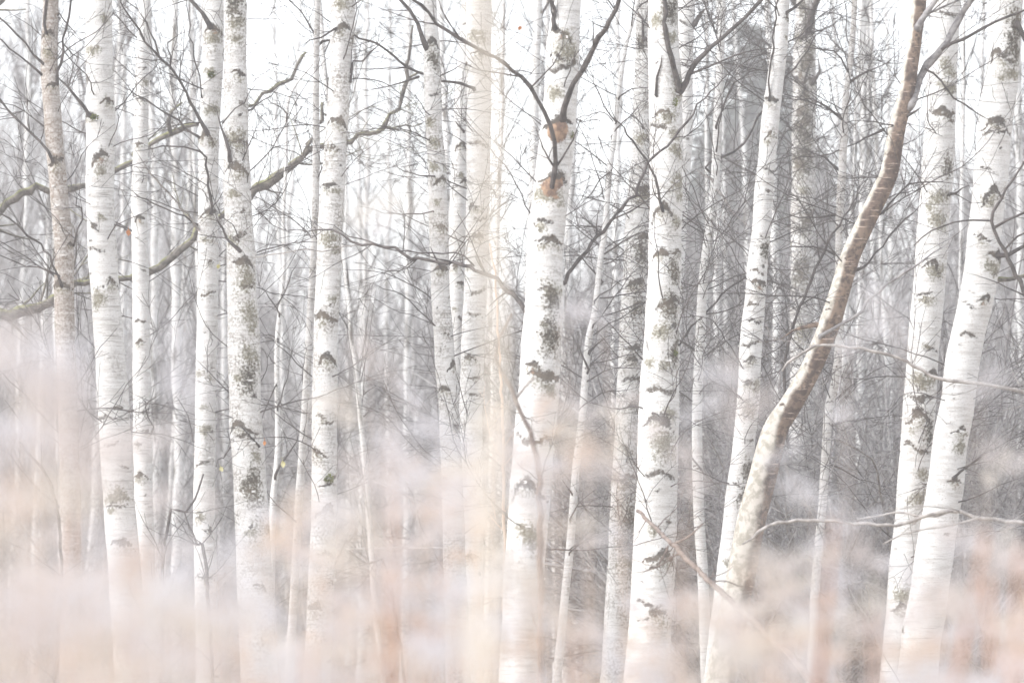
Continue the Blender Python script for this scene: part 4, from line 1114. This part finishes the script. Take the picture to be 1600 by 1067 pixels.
for i in range(205):
    D = g.uniform(31, 74); x = g.uniform(-170, 1770)
    p = at(x, 850, D)
    top = ytop(x) + abs(g.normal()) * 130 - 30
    H = max(1.8, CAM_H + (850 - top) / FPX * D)
    s = H / 6.0
    place(SAPL[i % 7], (p[0], p[1], 0), g.uniform(0, 6.28), (s ** 0.6, s ** 0.6, s), 'bare grey blurred sapling in the thicket ' + gap(x), 'sapling', 'bare saplings ' + gap(x), (g.normal() * 0.08, g.normal() * 0.08))
for i in range(88):
    right = i < 50
    D = g.uniform(22.5, 34) if right else g.uniform(26, 48)
    x = g.uniform(1060, 1720) if right else g.uniform(-150, 1720)
    p = at(x, 850, D); s = g.uniform(0.75, 1.35) * (1.25 if right else 1.0)
    place(SHRUB[i % 5], (p[0], p[1], 0), g.uniform(0, 6.28), (s, s, s), 'low tangled bare shrub behind, ' + gap(x), 'shrub', 'tangled shrubs ' + gap(x))


# spruces, grey in the haze behind the right half
def spruce_proto(seed, H=10.0):
    g = np.random.default_rng(seed); tr = MB(); cr = MB()
    z = np.linspace(-0.05, H, 24)
    tr.tube(np.stack([z * 0, z * 0, z], 1), 0.10 * (1 - 0.93 * z / H), 8)
    for lv in H - 0.08 - (H - 0.5) * g.random(1700) ** 0.75:
        Lm = min((H - lv) * 0.36 + 0.12, 1.05)
        for k in range(1):
            a = g.uniform(0, 6.28); L = Lm * g.uniform(0.7, 1.15)
            d = np.array([math.cos(a), math.sin(a), 0.12]); sd = np.array([-math.sin(a), math.cos(a), 0])
            n = max(5, int(L / 0.09)); pts = []
            for q in range(n + 1):
                t = q / n
                pts.append(np.array([0, 0, lv]) + d * L * t + np.array([0, 0, -0.32 * L * t * t + 0.10 * L * t ** 4]))
            tr.tube(pts[::2], 0.012 * np.linspace(1, 0.3, len(pts[::2])), 3)
            for q in range(1, n + 1):
                for s_ in (-1, 1, 0):
                    ln = g.uniform(0.08, 0.2) * (1.2 - 0.5 * q / n)
                    v = unit(d * 0.7 + sd * s_ * g.uniform(0.5, 1.1) + np.array([0, 0, g.uniform(-0.9, 0.1)])) * ln
                    w = unit(np.cross(v, np.array([g.normal(), g.normal(), 1]))) * 0.034
                    c = pts[q]
                    cr.add([c - w * 0.6, c + w * 0.6, c + v * 0.6 + w, c + v, c + v * 0.6 - w], [(0, 1, 2, 4), (4, 2, 3)])
    return tr.mesh('trunk', M['twig']), cr.mesh('crown', M['needles'], False)


SPR = [make_proto('spruce_tree', (('trunk', a), ('crown', b))) for a, b in (spruce_proto(600 + i) for i in range(2))]
for i, (x, y, D, lab) in enumerate(((1172, 20, 64, 'tall pointed grey spruce in the haze between the kinked stem and leaning birch'),
                                    (1126, 190, 70, 'lower grey spruce in the haze left of the tall pointed one'),
                                    (1222, 70, 67, 'grey spruce in the haze behind the old dark patched birch'))):
    p = at(x, 850, D); H = CAM_H + (850 - y) / FPX * D
    place(SPR[i % 2], (p[0], p[1], 0), i * 1.3, (1.05, 1.05, H / 10.0), lab, 'tree', 'hazy spruces in the background')


# far wood: reads as one mass
def far_wood():
    g = np.random.default_rng(88); mb = MB()
    for i in range(300):
        D = g.uniform(74, 114); x = g.uniform(-260, 1860); p = at(x, 850, D); p[2] = -0.05
        top = ytop(x) + abs(g.normal()) * 110 + 110
        H = max(3.0, CAM_H + (850 - top) / FPX * D)
        n = 7; z = np.linspace(0, H, n)
        P = np.stack([p[0] + np.cumsum(g.normal(size=n) * 0.10), p[1] + np.cumsum(g.normal(size=n) * 0.10), p[2] + z], 1)
        mb.tube(P, g.uniform(0.03, 0.075) * (1 - 0.8 * z / H), 4, int(g.random() < 0.6))
        for _ in range(26):
            q = g.uniform(0.12, 0.98); c = p + np.array([0, 0, H * q]); k = min(n - 1, int(q * (n - 1) + 0.5)); c[:2] = P[k][:2]
            a = g.uniform(0, 6.28); L = g.uniform(0.7, 2.0)
            d = unit(np.array([math.cos(a), math.sin(a), g.uniform(0.8, 2.4)]))
            e = c + d * L
            mb.tube([c, (c + e) / 2 + g.normal(size=3) * 0.05, e], [0.014, 0.010, 0.005], 3)
            for _ in range(4):
                f = c + d * L * g.uniform(0.2, 1.0); h = deviate(d, g.uniform(0.4, 0.9), g) * g.uniform(0.3, 0.8)
                mb.tube([f, f + h], [0.008, 0.005], 3, 0, False)
    o = mb.build('far_wood', [M['lightened_bark'], M['birch']])
    for nm in ():
        pass
    tag(o, 'hazy mass of bare far woodland closing the view', 'woodland', kind='stuff')


far_wood()


# ------------------------------------------------------------------ foreground grass, shot through
def dry_grass():
    g = np.random.default_rng(99); mb = MB()

    def panicle(px, py, d, mi, size=1.0, n=130):
        tip = at(px, py, d)
        x0 = tip[0] + g.normal() * 0.05; y0 = d + g.normal() * 0.05
        foot = np.array([x0, y0, -0.02])
        ln = g.uniform(0.06, 0.13) * size
        ax = unit(tip - foot + np.array([g.normal() * 0.10, g.normal() * 0.06, 0]) * 1.0)
        ax = unit(ax + np.array([g.normal(), g.normal(), -abs(g.normal()) * 0.4]) * 0.9)      # nodding heads
        top = tip + ax * ln * 0.5; bot = tip - ax * ln * 0.5
        P, R = smooth_path([foot, (foot * 0.5 + bot * 0.5) + np.array([g.normal() * 0.01, g.normal() * 0.01, 0]), bot, top], [0.0007, 0.0007, 0.0006, 0.0005], 0.12)
        mb.tube(P, R, 3, 3 if g.random() < 0.45 else mi)
        rad = g.uniform(0.030, 0.055) * size
        t = g.uniform(0, 1, n); a = g.uniform(0, 6.28, n); rr = rad * np.sin(np.pi * np.clip(t, 0.03, 0.97)) ** 0.7 * np.sqrt(g.uniform(0.02, 1, n))
        C = bot[None] + ax[None] * (t * ln)[:, None] + np.stack([np.cos(a) * rr, np.sin(a) * rr, g.normal(size=n) * 0.004], 1)
        dv = np.stack([np.cos(a) * 0.6, np.sin(a) * 0.6, np.full(n, 0.6)], 1) + g.normal(size=(n, 3)) * 0.45
        dv /= np.linalg.norm(dv, axis=1, keepdims=True)
        sd = np.cross(dv, g.normal(size=(n, 3))); sd /= np.linalg.norm(sd, axis=1, keepdims=True) + 1e-9
        L = g.uniform(0.006, 0.012, n)[:, None] * size ** 0.5; W = g.uniform(0.0012, 0.0022, n)[:, None] * size ** 0.5
        V = np.stack([C - sd * W * 0.5, C + sd * W * 0.5, C + dv * L * 0.55 + sd * W, C + dv * L, C + dv * L * 0.55 - sd * W], 1).reshape(-1, 3)
        F = []
        for i in range(n):
            F += [(5 * i, 5 * i + 1, 5 * i + 2, 5 * i + 4), (5 * i + 4, 5 * i + 2, 5 * i + 3)]
        mb.add(V, F, mi)

    def blade(px, py, d, mi, w=0.0035):
        tip = at(px, py, d); foot = np.array([tip[0] + g.normal() * 0.10, d + g.normal() * 0.10, -0.02])
        mid = (tip + foot) * 0.5 + np.array([g.normal() * 0.02, g.normal() * 0.02, 0.03])
        P, R = smooth_path([foot, mid, tip], [w, w, w * 0.25], 0.09)
        a = g.uniform(0, 6.28); V = []
        for p, r in zip(P, R):
            s_ = np.array([math.cos(a), math.sin(a), 0]) * r; V += [p - s_, p + s_]
            a += 0.09
        mb.add(V, [(2 * i, 2 * i + 1, 2 * i + 3, 2 * i + 2) for i in range(len(P) - 1)], mi)

    def env(x):
        return float(np.interp(x, [-600, 0, 120, 250, 330, 430, 520, 580, 680, 760, 850, 930, 1030, 1150, 1250, 1330, 1420, 1500, 1600, 2200],
                                  [880, 885, 895, 900, 940, 960, 1000, 900, 890, 900, 950, 930, 990, 1010, 960, 940, 990, 970, 950, 960]))

    def tint(x):
        p = [0.28, 0.35, 0.37]
        return int(g.choice(3, p=p))
    # the body of the stand: clumps of small plumes with gaps between them
    def near(x):
        return g.uniform(3.0, 4.8) if x < 300 else g.uniform(4.0, 7.2)

    def clump(x, y, k, spread=1.0):
        d = near(x); mi = tint(x)
        for _ in range(k):
            panicle(x + g.normal() * 62 * spread, y + g.normal() * 30 * spread, d + g.normal() * 0.12, mi if g.random() < 0.7 else (tint(x) if g.random() < 0.6 else 3), g.uniform(0.45, 0.85), 115)
    for c in range(150):
        x = g.uniform(-600, 2200) if c % 4 == 0 else g.uniform(-120, 1720)
        clump(x, env(x) + g.random() ** 1.2 * 270, g.integers(2, 6))
    for (x0, x1, y0, y1, n) in ((-40, 150, 560, 860, 7), (610, 810, 660, 1000, 20), (480, 620, 780, 1000, 8), (840, 930, 630, 740, 4), (1180, 1640, 840, 1060, 24), (380, 470, 820, 900, 4), (940, 1140, 920, 1060, 7), (0, 400, 920, 1060, 6)):
        for _ in range(n):
            clump(g.uniform(x0, x1), g.uniform(y0, y1), g.integers(2, 5), 0.8)
    for i in range(70):
        d = g.uniform(3.5, 7.0); x = g.uniform(-150, 1750)
        blade(x, env(x) + g.uniform(-80, 240), d, int(g.choice([0, 1, 2, 3, 3])), g.uniform(0.002, 0.0048))
    for x, y in ((118, 760), (60, 840), (190, 990), (375, 960), (560, 820), (600, 690), (612, 880), (690, 870), (715, 930), (660, 960), (930, 900), (1000, 930), (1062, 820), (1010, 950), (1235, 880), (1300, 800), (1460, 900), (1548, 830), (1540, 900), (1590, 850), (1370, 960), (905, 960), (830, 900), (480, 1000)):
        blade(x + g.normal() * 6, y, g.uniform(3.8, 5.4), int(g.choice([3, 4, 4])), g.uniform(0.006, 0.010))
    # taller plumes that rise out of it
    PL = [(20, 545, 2), (95, 560, 2), (40, 600, 1), (75, 640, 0), (50, 660, 0), (110, 600, 2), (120, 720, 1), (85, 770, 0), (110, 790, 0), (150, 760, 1), (15, 700, 1), (60, 840, 1), (180, 840, 2), (130, 690, 1), (20, 800, 2), (230, 700, 1), (270, 570, 2), (290, 620, 2),
          (240, 780, 1), (350, 860, 2), (420, 850, 2), (440, 800, 2), (400, 880, 1), (590, 570, 1), (520, 620, 0), (540, 660, 0), (575, 770, 1), (560, 800, 1), (610, 810, 1), (600, 700, 2), (640, 620, 2), (660, 680, 2), (690, 720, 2), (650, 760, 2), (700, 780, 1), (720, 740, 0), (680, 830, 1), (740, 800, 0), (580, 330, 0), (590, 360, 2),
          (630, 860, 1), (870, 640, 1), (880, 680, 0), (905, 650, 1), (850, 690, 0), (860, 720, 2), (820, 780, 2), (880, 830, 0), (920, 860, 1), (960, 850, 2), (900, 470, 2), (925, 490, 2), (1120, 590, 2), (1090, 630, 2), (1150, 620, 1), (1190, 640, 1), (1060, 700, 1), (1010, 680, 1), (1080, 770, 1), (1240, 760, 2), (1215, 720, 2), (1270, 790, 2), (1330, 860, 1), (1300, 900, 2), (1240, 890, 1), (1370, 880, 1), (1400, 900, 2), (1570, 705, 1), (1560, 735, 0), (1590, 725, 1), (1530, 850, 1), (1570, 860, 1), (1500, 870, 2), (1545, 930, 2), (1340, 520, 2), (1380, 500, 2), (1310, 640, 2), (1550, 600, 2), (1590, 880, 1)]
    for x, y, c in PL:
        panicle(x + g.normal() * 8, y + g.normal() * 8, near(x) , c, g.uniform(0.5, 0.8), 120)
    o = mb.build('dry_grass', [M['seed_cream'], M['seed_pink'], M['seed_lilac'], M['straw'], M['rust']], smooth=False)
    tag(o, 'pale pink and cream dry grass blurred close to the camera', 'grass', kind='stuff')


dry_grass()


# ------------------------------------------------------------------ haze
def haze():
    x0, x1, y0, y1, z0, z1 = -260, 260, -70, 400, -1.2, 13.5
    v = [(x, y, z) for z in (z0, z1) for y in (y0, y1) for x in (x0, x1)]
    f = [(0, 2, 3, 1), (4, 5, 7, 6), (0, 1, 5, 4), (2, 6, 7, 3), (0, 4, 6, 2), (1, 3, 7, 5)]
    me = bpy.data.meshes.new('haze'); me.from_pydata(v, [], f); me.update()
    m = bpy.data.materials.new('haze'); m.use_nodes = True
    nt = m.node_tree; nt.nodes.clear()
    out = nt.nodes.new('ShaderNodeOutputMaterial'); pv = nt.nodes.new('ShaderNodeVolumePrincipled')
    pv.inputs['Color'].default_value = (0.97, 0.97, 0.985, 1)
    pv.inputs['Density'].default_value = HAZE_DENSITY
    nt.links.new(pv.outputs[0], out.inputs['Volume'])
    me.materials.append(m)
    o = link('haze', me); tag(o, 'thin pale winter haze between the trees', 'haze', kind='stuff')


haze()
